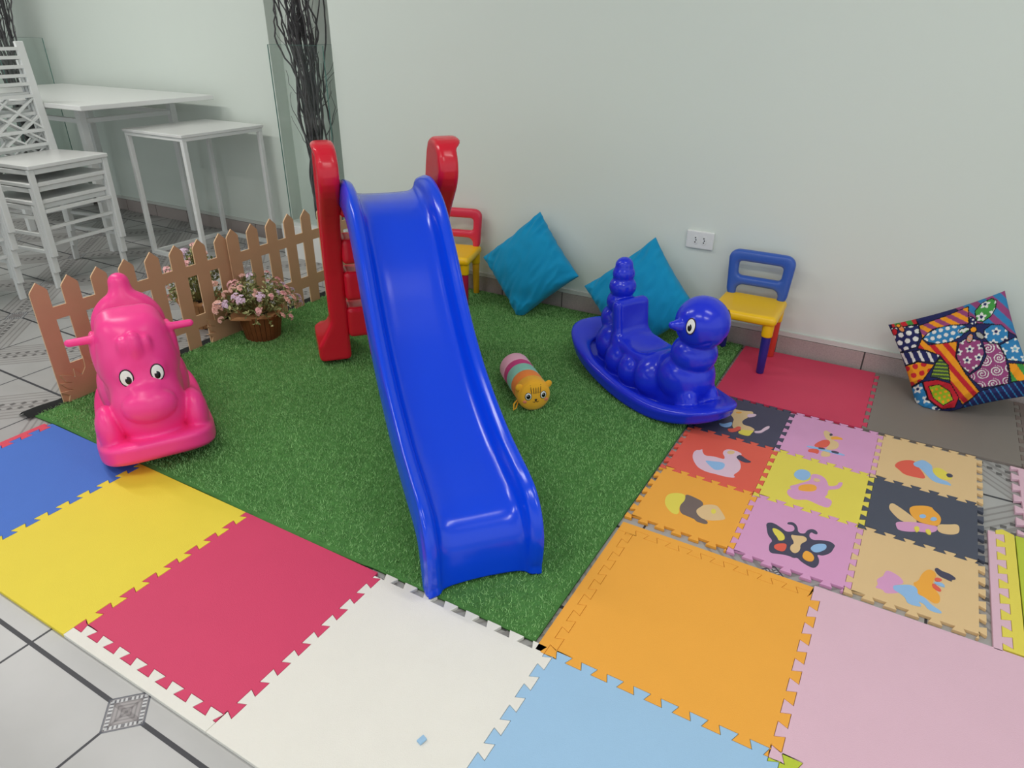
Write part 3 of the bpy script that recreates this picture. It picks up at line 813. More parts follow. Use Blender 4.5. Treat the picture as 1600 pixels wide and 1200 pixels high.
bm = bmesh.new(); add_lathe(bm, [(.061, .118), (.060, .126), (.050, .134), (.030, .139), (.002, .141)], 40, RX)
fc = tag(bm_obj('face', bm, pc_['yellow'], pr, True), 'round yellow cat face')
for s in (-1, 1):
    eye(pr, (.1385, s * .029, .008), (1, s * .16, .1), (0, 0, 1), .0120, .0145, (0, -.02), .80)
    bm = bmesh.new(); add_ellipsoid(bm, (.135, s * .040, -.014), (.003, .009, .007)); bm_obj('cheek', bm, pc_['rosy'], fc, True)
    bm = bmesh.new()
    add_ellipsoid(bm, (.112, s * .056, .036), (.006, .016, .014), Matrix.Rotation(s * .7, 3, 'X')); bm_obj('ear', bm, pc_['yellow'], pr, True)
for y in (-.016, -.008, 0, .008, .016):
    bm = bmesh.new(); add_tube(bm, [(.1395 - abs(y) * .05, y, .018), (.1375 - abs(y) * .05, y * 1.15, .034), (.130, y * 1.25, .049)], .0022, 6); bm_obj('stripe', bm, pc_['brown'], fc, True)
bm = bmesh.new(); add_ellipsoid(bm, (.141, 0, -.008), (.003, .005, .0035)); bm_obj('nose', bm, eye_b, fc, True)
for s in (-1, 1):
    bm = bmesh.new(); add_tube(bm, [(.141, 0, -.012), (.141, s * .005, -.018), (.139, s * .012, -.016)], .0012, 6); bm_obj('mouth', bm, eye_b, fc, True)
bm = bmesh.new(); add_tube(bm, [(.10, -.058, -.02), (.105, -.074, -.034), (.115, -.078, -.054), (.108, -.066, -.05), (.1, -.056, -.03)], .003, 6); bm_obj('ribbon_loop', bm, pc_['yellow'], pr, True)

# ---------------------------------------------------------------- little plastic chairs
yel_p = mat('yellow_plastic', srgb(246, 196, 16), .3, .5, bump=.03, bscale=30)
cblue_p = mat('chair_blue_plastic', srgb(52, 92, 180), .3, .5); dblue_p = mat('leg_blue_plastic', srgb(44, 40, 130), .3, .5)
cred_p = mat('chair_red_plastic', srgb(216, 50, 76), .3, .5); ored_p = mat('leg_red_plastic', srgb(208, 66, 50), .3, .5); mag_p = mat('leg_crimson_plastic', srgb(178, 24, 72), .3, .5)
yleg_p = mat('leg_yellow_plastic', srgb(236, 176, 34), .3, .5)
def kid_chair(loc, rz, backm, legms, label):
    r = empty('childrens_chair', loc, rz, label, 'chair', 'small plastic chairs')
    sh = .252
    def f(P):
        q = np.stack([P[:, 0] / (1 + .12 * (-P[:, 1])), P[:, 1], P[:, 2]], 1)
        a = d_box(q, (0, 0, sh - .017), (.134, .130, .021), .019)
        return smax(a, -d_ell(q, (0, -.01, sh + .055), (.17, .16, .056)), .02)
    sdf_mesh('seat', f, (-.17, -.15, .20), (.17, .15, .28), .005, yel_p, r, 1)
    for i, (sx, sy) in enumerate(((-1, -1), (1, -1), (-1, 1), (1, 1))):
        x, y = sx * .105, sy * .098
        bm = bmesh.new(); add_lathe(bm, [(.021, .165), (.0225, .17), (.0235, .225), (.0225, .235)], 20, Matrix.Translation((x, y, 0)))
        bm_obj('leg_socket', bm, yel_p, r, True)
        bm = bmesh.new(); add_lathe(bm, [(.0135, 0), (.0155, .003), (.0175, .09), (.0195, .19), (.0195, .2)], 20, Matrix.Translation((x, y, 0)))
        tag(bm_obj('leg', bm, MATS[legms[i]], r, True), legms[i].split('_')[1] + ' plastic leg')
    # back rest: one moulded ring with a cross bar, curved backwards
    def f(P):
        x = P[:, 0]; yb = .112 + .045 * (P[:, 2] - sh) - .18 * x * x
        ya = P[:, 1] - yb; z = P[:, 2] - sh
        q = np.stack([x / (1 + .55 * np.clip(z, 0, .2)), z], 1)
        def rr2(c, h, r_): w = np.abs(q - np.array(c)) - (np.array(h) - r_); return np.linalg.norm(np.maximum(w, 0), axis=1) + np.minimum(w.max(1), 0) - r_
        out = rr2((0, .087), (.126, .107), .042)
        h1 = rr2((0, .114), (.085, .0315), .014)
        h2 = rr2((0, .004), (.087, .040), .030)
        d2 = np.maximum(out, -np.minimum(h1, h2)); d2 = np.maximum(d2, -.012 - z)
        return smax(d2, np.abs(ya) - .019, .018)
    sdf_mesh('backrest', f, (-.17, .04, sh - .02), (.17, .17, sh + .22), .0048, backm, r, 1)
    return r
kid_chair((-.022, 1.845, TH + .0005), 0, cblue_p, ['leg_blue_plastic', 'leg_blue_plastic', 'leg_blue_plastic', 'leg_red_plastic'], 'small yellow plastic chair with a blue backrest on the red foam mat')
kid_chair((-1.535, 1.835, TZ + .002), .28, cred_p, ['leg_yellow_plastic', 'leg_crimson_plastic', 'leg_crimson_plastic', 'leg_yellow_plastic'], 'small yellow plastic chair with a red backrest behind the blue slide')

# ---------------------------------------------------------------- cushions
teal_c = mat('teal_cotton', srgb(14, 146, 194), .8, .2, bump=.3, bscale=700, var=.05, vscale=25, sheen=.1)
pipe_c = mat('zip_tape', srgb(170, 190, 190), .8, .2)
def cushion(name, c, s_ax, t_ax, half, thick, m, label, seed, colors=None, n=64, wr=1.0, zf=.012):
    s_ = Vector(s_ax).normalized(); t_ = (Vector(t_ax) - s_ * s_.dot(Vector(t_ax))).normalized(); n_ = s_.cross(t_)
    V = []; F = []; UV = []
    for side in (1, -1):
        for i in range(n + 1):
            for j in range(n + 1):
                u, v = math.sin(PI / 2 * (2 * i / n - 1)), math.sin(PI / 2 * (2 * j / n - 1))
                if n > 100: u, v = 2 * i / n - 1, 2 * j / n - 1
                x = half * u * (1 - .060 * (1 - v * v)); y = half * v * (1 - .060 * (1 - u * u))
                b0 = max(0, (1 - u * u) * (1 - v * v))
                z = thick * b0 ** .42
                ed = max(0, 1 - b0 * 2.2)
                w = wr * (.012 * vnoise(Vector((u * 2.0 + seed, v * 2.0, seed))) + .010 * ed * vnoise(Vector((u * 7 + seed, v * 7, 2))) + .020 * (1 - abs(vnoise(Vector((u * 2.6 - v * 4 + seed, v * 1.6 + u, 5)))) * 3) * (.25 + ed)) * (b0 ** .3)
                z = side * (z + w)
                wp = Vector(c) + s_ * x + t_ * y + n_ * z                 # rests on the floor and against the wall
                if wp.z < zf: wp.z = zf + .02 * (wp.z - zf)
                if wp.y > 2.022: wp.y = 2.022 + .03 * (wp.y - 2.022)
                wp -= Vector(c)
                V.append((wp.dot(s_), wp.dot(t_), wp.dot(n_))); UV.append(((u + 1) / 2, (v + 1) / 2))
    k = (n + 1) ** 2
    for sd_ in (0, 1):
        for i in range(n):
            for j in range(n):
                a = sd_ * k + i * (n + 1) + j; q = (a, a + n + 1, a + n + 2, a + 1); F.append(q if sd_ == 0 else q[::-1])
    bm = bmesh.new(); vs = [bm.verts.new(p) for p in V]
    cl = bm.loops.layers.float_color.new('print') if colors else None
    fs = []
    for f_ in F: fs.append((bm.faces.new([vs[i] for i in f_]), f_))
    if colors:
        cache = {}
        for f_, ids in fs:
            for lp, i in zip(f_.loops, ids):
                if i not in cache: cache[i] = colors(*UV[i])
                lp[cl] = (*cache[i], 1)
    bmesh.ops.remove_doubles(bm, verts=bm.verts, dist=1e-5)
    me = bpy.data.meshes.new(name); bm.to_mesh(me); bm.free()
    o = link(name, me, m, None, True)
    o.matrix_world = Matrix((( s_.x, t_.x, n_.x, c[0]), (s_.y, t_.y, n_.y, c[1]), (s_.z, t_.z, n_.z, c[2]), (0, 0, 0, 1)))
    return tag(o, label, 'cushion', None)
def diag(hor, up, ang=0):
    """side directions of a square whose diagonals run along hor and up, turned by ang"""
    h, u = Vector(hor).normalized(), Vector(up).normalized(); n_ = h.cross(u).normalized()
    R = Matrix.Rotation(ang, 3, n_); h, u = R @ h, R @ u
    return (h + u), (u - h)
a, b_ = diag((1, .0, -.03), (.08, .34, .94), .04)
c1_ = cushion('cushion', (-1.098, 1.885, .237), a, b_, .190, .082, teal_c, 'teal blue square cushion leaning on the wall beside the red-backed chair', 3)
a, b_ = diag((1, .0, .05), (.0, .36, .93), -.06)
c2_ = cushion('cushion', (-.505, 1.855, .190), a, b_, .200, .078, teal_c, 'teal blue square cushion leaning on the wall behind the caterpillar rocker', 11)

# printed cushion: an invented patchwork of petals, dots and stripes
C_ = {k: srgb(*v) for k, v in dict(navy=(38, 42, 92), red=(196, 40, 52), orange=(240, 156, 38), white=(226, 226, 220), blue=(52, 128, 180), sky=(120, 180, 205), green=(70, 150, 70), lime=(150, 180, 40), purple=(150, 70, 120), pink=(200, 90, 130),
     black=(22, 24, 32), grey=(170, 168, 160), salmon=(224, 140, 100), dkgreen=(66, 84, 62)).items()}
def inside(u, v, P):
    r_ = False; n = len(P); j = n - 1
    for i in range(n):
        if (P[i][1] > v) != (P[j][1] > v) and u < (P[j][0] - P[i][0]) * (v - P[i][1]) / (P[j][1] - P[i][1]) + P[i][0]: r_ = not r_
        j = i
    return r_
def edge_d(u, v, P):
    best = 9
    for i in range(len(P)):
        ax_, ay_ = P[i - 1]; bx_, by_ = P[i]; ex, ey = bx_ - ax_, by_ - ay_
        t_ = max(0, min(1, ((u - ax_) * ex + (v - ay_) * ey) / (ex * ex + ey * ey + 1e-9)))
        best = min(best, math.hypot(u - ax_ - t_ * ex, v - ay_ - t_ * ey))
    return best
def dotsf(a, b_, s, r_, ox=0, oy=0):
    def f(u, v):
        x, y = (u + ox) / s, (v + oy) / s; x += .5 * (math.floor(y) % 2)
        return b_ if math.hypot(x - math.floor(x) - .5, y - math.floor(y) - .5) < r_ else a
    return f
def stripef(a, b_, s, ang, duty=.5):
    ca, sa = math.cos(ang), math.sin(ang)
    return lambda u, v: b_ if ((u * ca + v * sa) / s) % 1 < duty else a
def flowerf(a, pet, mid, s):
    def f(u, v):
        x, y = u / s, v / s; x += .5 * (math.floor(y) % 2)
        dx, dy = x - math.floor(x) - .5, y - math.floor(y) - .5; r_ = math.hypot(dx, dy); th = math.atan2(dy, dx)
        if r_ < .13: return mid
        return pet if r_ < .31 + .09 * math.cos(5 * th) else a
    return f
def swirlf(a, b_, s):
    def f(u, v):
        x, y = u / s, v / s; x += .5 * (math.floor(y) % 2)
        dx, dy = x - math.floor(x) - .5, y - math.floor(y) - .5; r_ = math.hypot(dx, dy); th = math.atan2(dy, dx) / (2 * PI)
        return b_ if r_ < .46 and (r_ * 5 - th) % 1 < .36 else a
    return f
PATCH = [([(.55, 1.05), (1.05, 1.05), (1.05, .5), (.85, .72), (.7, .78)], stripef(C_['blue'], C_['purple'], .11, .5)),
 ([(.25, .92), (.7, .97), (.66, .79), (.51, .83), (.36, .84), (.24, .77)], stripef(C_['purple'], C_['orange'], .085, .7, .5)),
 ([(.02, 1.02), (.25, 1.02), (.26, .93), (.02, .95)], stripef(C_['green'], C_['red'], .1, .2)),
 ([(-.05, .97), (.16, .94), (.26, .93), (.235, .8), (.17, .7), (-.05, .69)], dotsf(C_['navy'], C_['white'], .075, .33)),
 ([(.24, .78), (.28, .7), (.53, .66), (.47, .51), (.51, .31), (.57, .11), (.39, .03), (.35, .27), (.38, .44), (.34, .56), (.25, .64), (.17, .69)], stripef(C_['orange'], C_['red'], .1, .35, .45)),
 ([(-.05, .70), (.2, .67), (.35, .57), (.29, .5), (.14, .56), (-.05, .55)], stripef(C_['navy'], C_['white'], .075, .1, .35)),
 ([(-.05, .55), (.14, .56), (.28, .49), (.14, .37), (-.05, .32)], dotsf(C_['orange'], C_['red'], .08, .33, .02)),
 ([(.34, .55), (.39, .45), (.36, .28), (.28, .34), (.2, .38), (.28, .5)], stripef(C_['dkgreen'], C_['lime'], .035, 1.2, .3)),
 ([(.12, .36), (.26, .34), (.36, .27), (.39, .11), (.33, .02), (.22, .04), (.13, .17)], dotsf(C_['red'], C_['red'], .05, .3)),
 ([(.16, .30), (.26, .29), (.33, .2), (.34, .1), (.24, .07), (.17, .17)], dotsf(C_['lime'], C_['orange'], .045, .3)),
 ([(-.05, .32), (.12, .36), (.13, .17), (.22, .04), (-.05, -.05)], flowerf(C_['blue'], C_['white'], C_['navy'], .12)),
 ([(.56, .13), (.8, .15), (1.05, .2), (1.05, -.05), (.33, -.05), (.39, .02)], stripef(C_['navy'], C_['blue'], .05, .2, .2)),
 ([(.84, .52), (.98, .56), (1.05, .5), (1.05, .28), (.86, .36)], flowerf(C_['blue'], C_['white'], C_['sky'], .1)),
 ([(.86, .34), (1.05, .28), (1.05, .14), (.82, .15)], stripef(C_['orange'], C_['green'], .12, .2, .4)),
 ([(.72, .60), (.84, .53), (.86, .4), (.84, .24), (.8, .14), (.59, .15), (.51, .3), (.63, .35), (.71, .45)], swirlf(C_['purple'], C_['white'], .115)),
 ([(.53, .64), (.61, .67), (.71, .61), (.71, .48), (.64, .37), (.53, .31), (.48, .41), (.47, .52)], flowerf(C_['purple'], C_['white'], C_['navy'], .1)),
 ([(.24, .77), (.30, .82), (.40, .845), (.51, .84), (.62, .80), (.65, .755), (.57, .69), (.46, .665), (.35, .68), (.28, .72)], dotsf(C_['blue'], C_['white'], .06, .32)),
 ([(.72, .80), (.73, .90), (.80, .96), (.89, .975), (.925, .93), (.9, .86), (.85, .80), (.77, .77)], flowerf(C_['green'], C_['white'], C_['navy'], .11)),
 ([(.74, .63), (.76, .70), (.83, .73), (.91, .70), (.95, .62), (.93, .55), (.85, .53), (.77, .55)], flowerf(C_['blue'], C_['white'], C_['navy'], .1)),
]
ell_ = lambda cx, cy, a, b_, th, n=18: [(cx + a * math.cos(2 * PI * k / n) * math.cos(th) - b_ * math.sin(2 * PI * k / n) * math.sin(th), cy + a * math.cos(2 * PI * k / n) * math.sin(th) + b_ * math.sin(2 * PI * k / n) * math.cos(th)) for k in range(n)]
PATCH += [(ell_(.605, .745, .05, .03, .0), flowerf(C_['white'], C_['green'], C_['navy'], .05)), (ell_(.695, .81, .03, .055, .2), dotsf(C_['navy'], C_['white'], .035, .3)),
          (ell_(.63, .655, .03, .05, -.5), stripef(C_['salmon'], C_['grey'], .025, .6)), (ell_(.715, .655, .028, .05, .5), lambda u, v: C_['grey']), (ell_(.68, .728, .032, .032, 0), lambda u, v: C_['orange']),
          (ell_(.10, .925, .028, .045, .3), dotsf(C_['salmon'], C_['orange'], .03, .3)), (ell_(.03, .91, .03, .04, -.4), lambda u, v: C_['red']), (ell_(.085, .965, .024, .024, 0), lambda u, v: C_['orange'])]
def printed(u, v):
    col = C_['blue']
    for P, f in reversed(PATCH):
        if inside(u, v, P):
            return C_['black'] if edge_d(u, v, P) < .0085 else f(u, v)
    return C_['navy']
pm = mat('printed_cotton', (.5, .5, .5), .8, .2, bump=.25, bscale=700)
vc = pm.node_tree.nodes.new('ShaderNodeVertexColor'); vc.layer_name = 'print'
pm.node_tree.links.new(vc.outputs[0], pm.node_tree.nodes['Principled BSDF'].inputs['Base Color'])
c3_ = cushion('cushion', (.765, 1.868, .196), (.86, .07, .50), (-.49, .39, .78), .196, .070, pm, 'colourful patchwork print cushion leaning on the wall on the grey mat', 21, printed, n=180)
tag(c1_, group='teal cushions'); tag(c2_, group='teal cushions')
# ---------------------------------------------------------------- picket fence (two cut boards)
def fence(y0, npk, zoff, label, xoff=0.):
    """a cut board in the plane x = 0: pickets, two rails and a grass-tuft foot"""
    r = empty('picket_fence', (-2.13 + xoff, y0, TZ + .001), 0, label, 'fence', 'picket fence panels')
    pw, sp, hz = .062, .111, .466 + zoff
    zs = [0, .088, .143, .318, .365, hz - .035]
    bm = bmesh.new()
    def quad(ya, yb, za, zb):
        bm.faces.new([bm.verts.new((0, y, z)) for y, z in ((ya, za), (yb, za), (yb, zb), (ya, zb))])
    for i in range(npk):
        a = i * sp; b_ = a + pw
        for z0_, z1_ in zip(zs, zs[1:]): quad(a, b_, z0_, z1_)
        c = (a + b_) / 2
        t0, t1, t2, t3, t4 = [bm.verts.new((0, y, z)) for y, z in ((a, zs[-1]), (b_, zs[-1]), (b_ - .004, hz - .028), (c, hz), (a + .004, hz - .028))]
        bm.faces.new((t0, t1, t2, t3, t4))
        if i < npk - 1:
            for z0_, z1_ in ((.088, .143), (.318, .365)): quad(b_, a + sp, z0_, z1_)
    bmesh.ops.remove_doubles(bm, verts=bm.verts, dist=1e-5)
    ret = bmesh.ops.extrude_face_region(bm, geom=bm.faces[:])
    for v in ret['geom']:
        if isinstance(v, bmesh.types.BMVert): v.co.x += .006
    bmesh.ops.recalc_face_normals(bm, faces=bm.faces)
    for f_ in bm.faces: f_.material_index = 0 if abs(f_.normal.x) > .9 else 1
    bm_obj('pickets', bm, [mdf_m, mdf_e], r, weld=False)
    return r
def tuft(r, ya, yb, h, seed):
    """ragged grass silhouette cut from the same board"""
    rd = random.Random(seed); P = [(ya, 0)]
    for i in range(3):
        z = .02 + .028 * i; P += [(ya + .012, z + .004), (ya - .018 + .008 * i, z + .026 + .006 * i), (ya + .03 + .004 * i, z + .02)]
    nsp = 5
    for i in range(nsp):
        t_ = (i + .5) / nsp; y = ya + .04 + (yb - ya - .06) * t_; hh_ = h * (.75 + .35 * rd.random())
        P += [(y - .014, hh_ * .86), (y + (-.012 if i < 2 else .012), hh_ * 1.22), (y + .012, hh_ * .86)]
    P += [(yb, .03), (yb, 0)]
    bm = bmesh.new(); add_prism(bm, P, .0065, .0125)
    for v in bm.verts: v.co = Vector((v.co.z, v.co.x, v.co.y))
    bmesh.ops.recalc_face_normals(bm, faces=bm.faces)
    for f_ in bm.faces: f_.material_index = 0 if abs(f_.normal.x) > .9 else 1
    bm_obj('grass_cutout', bm, [mdf_m, mdf_e], r, weld=False)
fa = fence(.113, 8, 0, 'cut board picket fence panel behind the pink rocking toy')
tuft(fa, .015, .30, .122, 1); tuft(fa, .665, .838, .122, 2)
fb = fence(.945, 8, .009, 'cut board picket fence panel between the flower tub and the red ladder', .014)

# ---------------------------------------------------------------- flower tubs
wood_m = mat('tub_wood', srgb(118, 70, 38), .6, .3, bump=.4, bscale=60, var=.4, vscale=22)
bark_m = mat('tub_groove', srgb(38, 20, 12), .8, .2)
burl_m = mat('burlap', srgb(172, 128, 88), .9, .1, bump=.6, bscale=400, var=.2, vscale=40)
leaf_m = mat('leaf', srgb(128, 138, 86), .6, .3, var=.35, vscale=40)
leaf2_m = mat('pale_leaf', srgb(196, 196, 140), .6, .3, var=.25, vscale=40)
pet_m = [mat('petal_rose', srgb(246, 190, 190), .7, .2, var=.12, vscale=60), mat('petal_salmon', srgb(246, 198, 184), .7, .2, var=.12, vscale=60), mat('petal_lilac', srgb(234, 210, 230), .7, .2, var=.12, vscale=60)]
stem_m = mat('stem', srgb(120, 120, 70), .7, .2)
cent_m = mat('flower_centre', srgb(214, 190, 90), .7, .2)
def blossom_bm(rd, n=7, R_=.017):
    """a small dense head of five-petalled flowers"""
    bm = bmesh.new(); nb = []
    for k in range(n):
        th = rd.uniform(0, 2 * PI); ph = rd.uniform(0, 1.3)
        d_ = Vector((math.sin(ph) * math.cos(th), math.sin(ph) * math.sin(th), math.cos(ph))); c = d_ * R_ * rd.uniform(.8, 1.1)
        u = d_.orthogonal().normalized(); s_ = d_.cross(u)
        for q in range(5):
            a = 2 * PI * q / 5 + rd.random(); e_ = u * math.cos(a) + s_ * math.sin(a); g_ = d_.cross(e_); L = rd.uniform(.009, .013)
            p0 = c; p1 = c + e_ * L * .6 + g_ * L * .42 + d_ * L * .18; p2 = c + e_ * L + d_ * L * .05; p3 = c + e_ * L * .6 - g_ * L * .42 + d_ * L * .18
            bm.faces.new([bm.verts.new(p) for p in (p0, p1, p2, p3)])
    return bm
def tub(loc, r0_, r1_, h, label, seed, spread, zh, nflow, wood=True):
    rd = random.Random(seed)
    r = empty('flower_tub', loc, rd.uniform(0, 3), label, 'potted flowers', 'flower tubs by the fence')
    bm = bmesh.new(); ns = 26
    for k in range(ns):
        a0, a1 = 2 * PI * k / ns + .012, 2 * PI * (k + 1) / ns - .012; hh_ = h + rd.uniform(-.003, .003)
        ring = []
        for z, rad in ((0, r0_), (hh_, r1_)):
            for a, rr_ in ((a0, rad), (a1, rad), (a1, rad - .008), (a0, rad - .008)): ring.append(bm.verts.new((rr_ * math.cos(a), rr_ * math.sin(a), z)))
        for q in range(4): bm.faces.new((ring[q], ring[(q + 1) % 4], ring[4 + (q + 1) % 4], ring[4 + q]))
        bm.faces.new(ring[:4][::-1]); bm.faces.new(ring[4:])
    for f_ in bm.faces: f_.material_index = 0
    k0 = len(bm.faces); add_lathe(bm, [(r0_ - .004, .002), (r1_ - .005, h - .006)], 26)
    bm.faces.ensure_lookup_table()
    for f_ in bm.faces[k0:]: f_.material_index = 1
    bm_obj('tub', bm, [wood_m if wood else burl_m, bark_m], r, weld=False)
    # crumpled burlap lining that spills over the rim
    bm = bmesh.new(); n = 48; rings = []
    for q, (rad, z) in enumerate(((r1_ * .35, h - .005), (r1_ * .8, h + .002), (r1_ * .93, h + .010), (r1_ * 1.01, h + .004), (r1_ * 1.02, h - .004))):
        ring = []
        for k in range(n):
            a = 2 * PI * k / n; w = .006 * math.sin(7 * a + seed + q * .4) + .004 * math.sin(13 * a + q)
            fl = (.045 if q >= 2 else .01) * max(0, math.cos(a - 2.6)) ** 14
            ring.append(bm.verts.new(((rad + w + fl) * math.cos(a), (rad + w + fl) * math.sin(a), z + w * .8)))
        rings.append(ring)
    for a, b_ in zip(rings, rings[1:]):
        for k in range(n): bm.faces.new((a[k], a[(k + 1) % n], b_[(k + 1) % n], b_[k]))
    bm.faces.new(rings[0][::-1]); bm_obj('burlap_lining', bm, burl_m, r, True)
    # stems with leaves
    tips = []
    bs = bmesh.new(); bl = bmesh.new(); bl2 = bmesh.new()
    for k in range(92):
        th = rd.uniform(0, 2 * PI); rad = spread * math.sqrt(rd.random()); z = h + (zh - h) * (1 - .75 * (rad / spread) ** 2) * rd.uniform(.6, 1.0)
        if rad > spread * .75: z = h + (zh - h) * rd.uniform(-.12, .45)
        tip = Vector((rad * math.cos(th), rad * math.sin(th), z)); base = Vector((rad * .3 * math.cos(th), rad * .3 * math.sin(th), h))
        mid = (tip + base) / 2 + Vector((0, 0, .03)); pts = [base, base * .5 + mid * .5, mid, mid * .4 + tip * .6, tip]
        add_tube(bs, pts, .0012, 4, False); tips.append(tip)
        for q in range(11):
            p = pts[1 + q % 4].lerp(pts[1 + (q + 1) % 4], rd.random()) if q % 4 < 3 else tip.copy()
            d_ = Vector((rd.gauss(0, 1), rd.gauss(0, 1), rd.gauss(.3, .7))).normalized(); s_ = d_.orthogonal().normalized(); s_ = Matrix.Rotation(rd.uniform(0, 6), 3, d_) @ s_; L = rd.uniform(.014, .026)
            tgt = bl if rd.random() < .68 else bl2; nm_ = d_.cross(s_)
            tgt.faces.new([tgt.verts.new(p + v) for v in (Vector(), d_ * L * .5 + s_ * L * .26 + nm_ * .002, d_ * L, d_ * L * .5 - s_ * L * .26 + nm_ * .002)])
    bm_obj('stems', bs, stem_m, r, True, weld=False)
    f1 = bm_obj('foliage', bl, leaf_m, r, weld=False); tag(f1, kind='stuff')
    f2 = bm_obj('pale_foliage', bl2, leaf2_m, r, weld=False); tag(f2, kind='stuff')
    protos = []
    for k in range(3): protos.append(blossom_bm(rd))
    meshes = []
    for k, bm in enumerate(protos):
        me = bpy.data.meshes.new('blossom'); bm.to_mesh(me); bm.free(); me.materials.append(pet_m[k]); meshes.append(me)
    rd.shuffle(tips)
    for k, tip in enumerate(tips[:nflow]):
        o = bpy.data.objects.new('blossom', meshes[k % 3]); COL.objects.link(o); o.parent = r; o.location = tip + Vector((0, 0, .004))
        d_ = Vector((tip.x, tip.y, spread * .6)).normalized(); o.rotation_euler = d_.to_track_quat('Z', 'Y').to_euler(); s_ = rd.uniform(.75, 1.25); o.scale = (s_, s_, s_)
    return r
tub((-1.985, .955, TZ + .002), .077, .098, .118, 'wooden tub of pink flowers on the turf in front of the fence', 5, .180, .300, 56)
tub((-2.36, .93, .0), .080, .100, .125, 'tub of pink flowers standing behind the picket fence', 8, .160, .40, 40, wood=False)

# ---------------------------------------------------------------- tall glass vases with dark twisted branches
gl = bpy.data.materials.new('clear_glass'); gl.use_nodes = True; nt = gl.node_tree; nt.nodes.clear()
go = nt.nodes.new('ShaderNodeOutputMaterial'); gm = nt.nodes.new('ShaderNodeMixShader'); gt_ = nt.nodes.new('ShaderNodeBsdfTransparent'); gg = nt.nodes.new('ShaderNodeBsdfGlossy'); gw = nt.nodes.new('ShaderNodeLayerWeight'); gp = nt.nodes.new('ShaderNodeMath'); gf = nt.nodes.new('ShaderNodeMath')
gt_.inputs[0].default_value = (.982, .995, .99, 1); gg.inputs['Roughness'].default_value = .03; gp.operation = 'POWER'; gp.inputs[1].default_value = 4; gf.operation = 'MULTIPLY_ADD'; gf.inputs[1].default_value = .22; gf.inputs[2].default_value = .03
nt.links.new(gw.outputs['Facing'], gp.inputs[0]); nt.links.new(gp.outputs[0], gf.inputs[0])
nt.links.new(gf.outputs[0], gm.inputs[0]); nt.links.new(gt_.outputs[0], gm.inputs[1]); nt.links.new(gg.outputs[0], gm.inputs[2]); nt.links.new(gm.outputs[0], go.inputs[0])
ge = mat('glass_edge', srgb(84, 122, 114), .15, .5)
branch_m = mat('dark_branch', srgb(84, 82, 84), .75, .2, bump=.5, bscale=120, var=.3, vscale=60)
def vase(x0, x1, y0, y1, zb, h, label):
    r = empty('glass_vase', ((x0 + x1) / 2, (y0 + y1) / 2, zb), 0, label, 'vase')
    a, c, th = (x1 - x0) / 2, (y1 - y0) / 2, .006
    for lo, hi in (((-a, -c, .008), (a, -c + th, h)), ((-a, c - th, .008), (a, c, h)), ((-a, -c + th, .008), (-a + th, c - th, h)), ((a - th, -c + th, .008), (a, c - th, h))):
        box('glass_panel', lo, hi, gl, r)
    box('glass_base', (-a, -c, 0), (a, c, .0075), gl, r)
    bm = bmesh.new()
    for sx in (-1, 1):
        for sy in (-1, 1): add_box(bm, (sx * a - .002, sy * c - .002, 0), (sx * a + .002, sy * c + .002, h))
    for sy in (-1, 1): add_box(bm, (-a, sy * c - .001, h), (a, sy * c + .001, h + .0015))
    tag(bm_obj('edge_seam', bm, ge, r, weld=False), 'dark green glass edges')
def pedestal(x0, x1, y0, y1, h, label):
    tag(box('pedestal', (x0, y0, 0), (x1, y1, h), white_d, bevel=.003), label, 'pedestal')
def branches(cx, cy, zb, rx, ry, n, ztop, seed, label, group, lean=(0, 0), top=1.0):
    rd = random.Random(seed)
    for k in range(n):
        bm = bmesh.new(); a = rd.uniform(0, 2 * PI); q = math.sqrt(rd.random()) * .75
        p = Vector((cx + rx * q * math.cos(a), cy + ry * q * math.sin(a), zb + .004)); pts = []; rad = []
        r0_ = rd.uniform(.005, .012); z1 = ztop * rd.uniform(.75, 1.0); L = z1 - zb; n_ = 46; ox, oy = p.x, p.y
        ph = [rd.uniform(0, 6.28) for _ in range(4)]; fq = rd.uniform(5, 9)
        tx, ty = rd.gauss(0, .045 * top), rd.gauss(0, .03 * top)
        for i in range(n_):
            t_ = i / (n_ - 1); sq = 1 - .65 * math.sin(PI * min(1, t_ * 1.25)) ** 2
            amp = .030 * (.2 + t_) * (.6 + .4 * math.sin(3 * t_ + ph[3]))
            pts.append(Vector((cx + (ox - cx) * sq + tx * t_ * 1.6 + lean[0] * t_ + amp * math.sin(fq * t_ * 6.28 * .5 + ph[0]) + .006 * t_ * math.sin(fq * t_ * 15 + ph[1]),
                               cy + (oy - cy) * sq + ty * t_ * 1.6 + lean[1] * t_ + amp * .8 * math.sin(fq * t_ * 6.28 * .45 + ph[2]) + .006 * t_ * math.sin(fq * t_ * 13 + ph[3]), zb + .004 + L * t_)))
            rad.append(r0_ * (1 - .7 * t_))
        add_tube(bm, pts, rad, 6)
        for _ in range(rd.randint(2, 4)):                          # side twigs
            i = rd.randint(10, n_ - 8); d_ = Vector((rd.gauss(0, .5), rd.gauss(0, .25), 1)).normalized(); tw = [pts[i]]; w = Vector((rd.gauss(0, .3), rd.gauss(0, .2), 0))
            for s_ in range(9):
                d_ = (d_ + Vector((rd.gauss(0, .32), rd.gauss(0, .16), .12))).normalized(); tw.append(tw[-1] + d_ * rd.uniform(.018, .034))
            tw = [Vector((min(max(v.x, cx - .155), cx + .15), v.y, v.z)) for v in tw]
            add_tube(bm, tw, [max(.0012, rad[i] * .6 * (1 - s_ / 10)) for s_ in range(10)], 5)
        o = bm_obj('dry_branch', bm, branch_m, smooth=True, weld=False); tag(o, label, 'branch', group)
pedestal(-2.86, -2.41, 1.925, 2.235, .205, 'white box pedestal under the tall glass vase behind the fence')
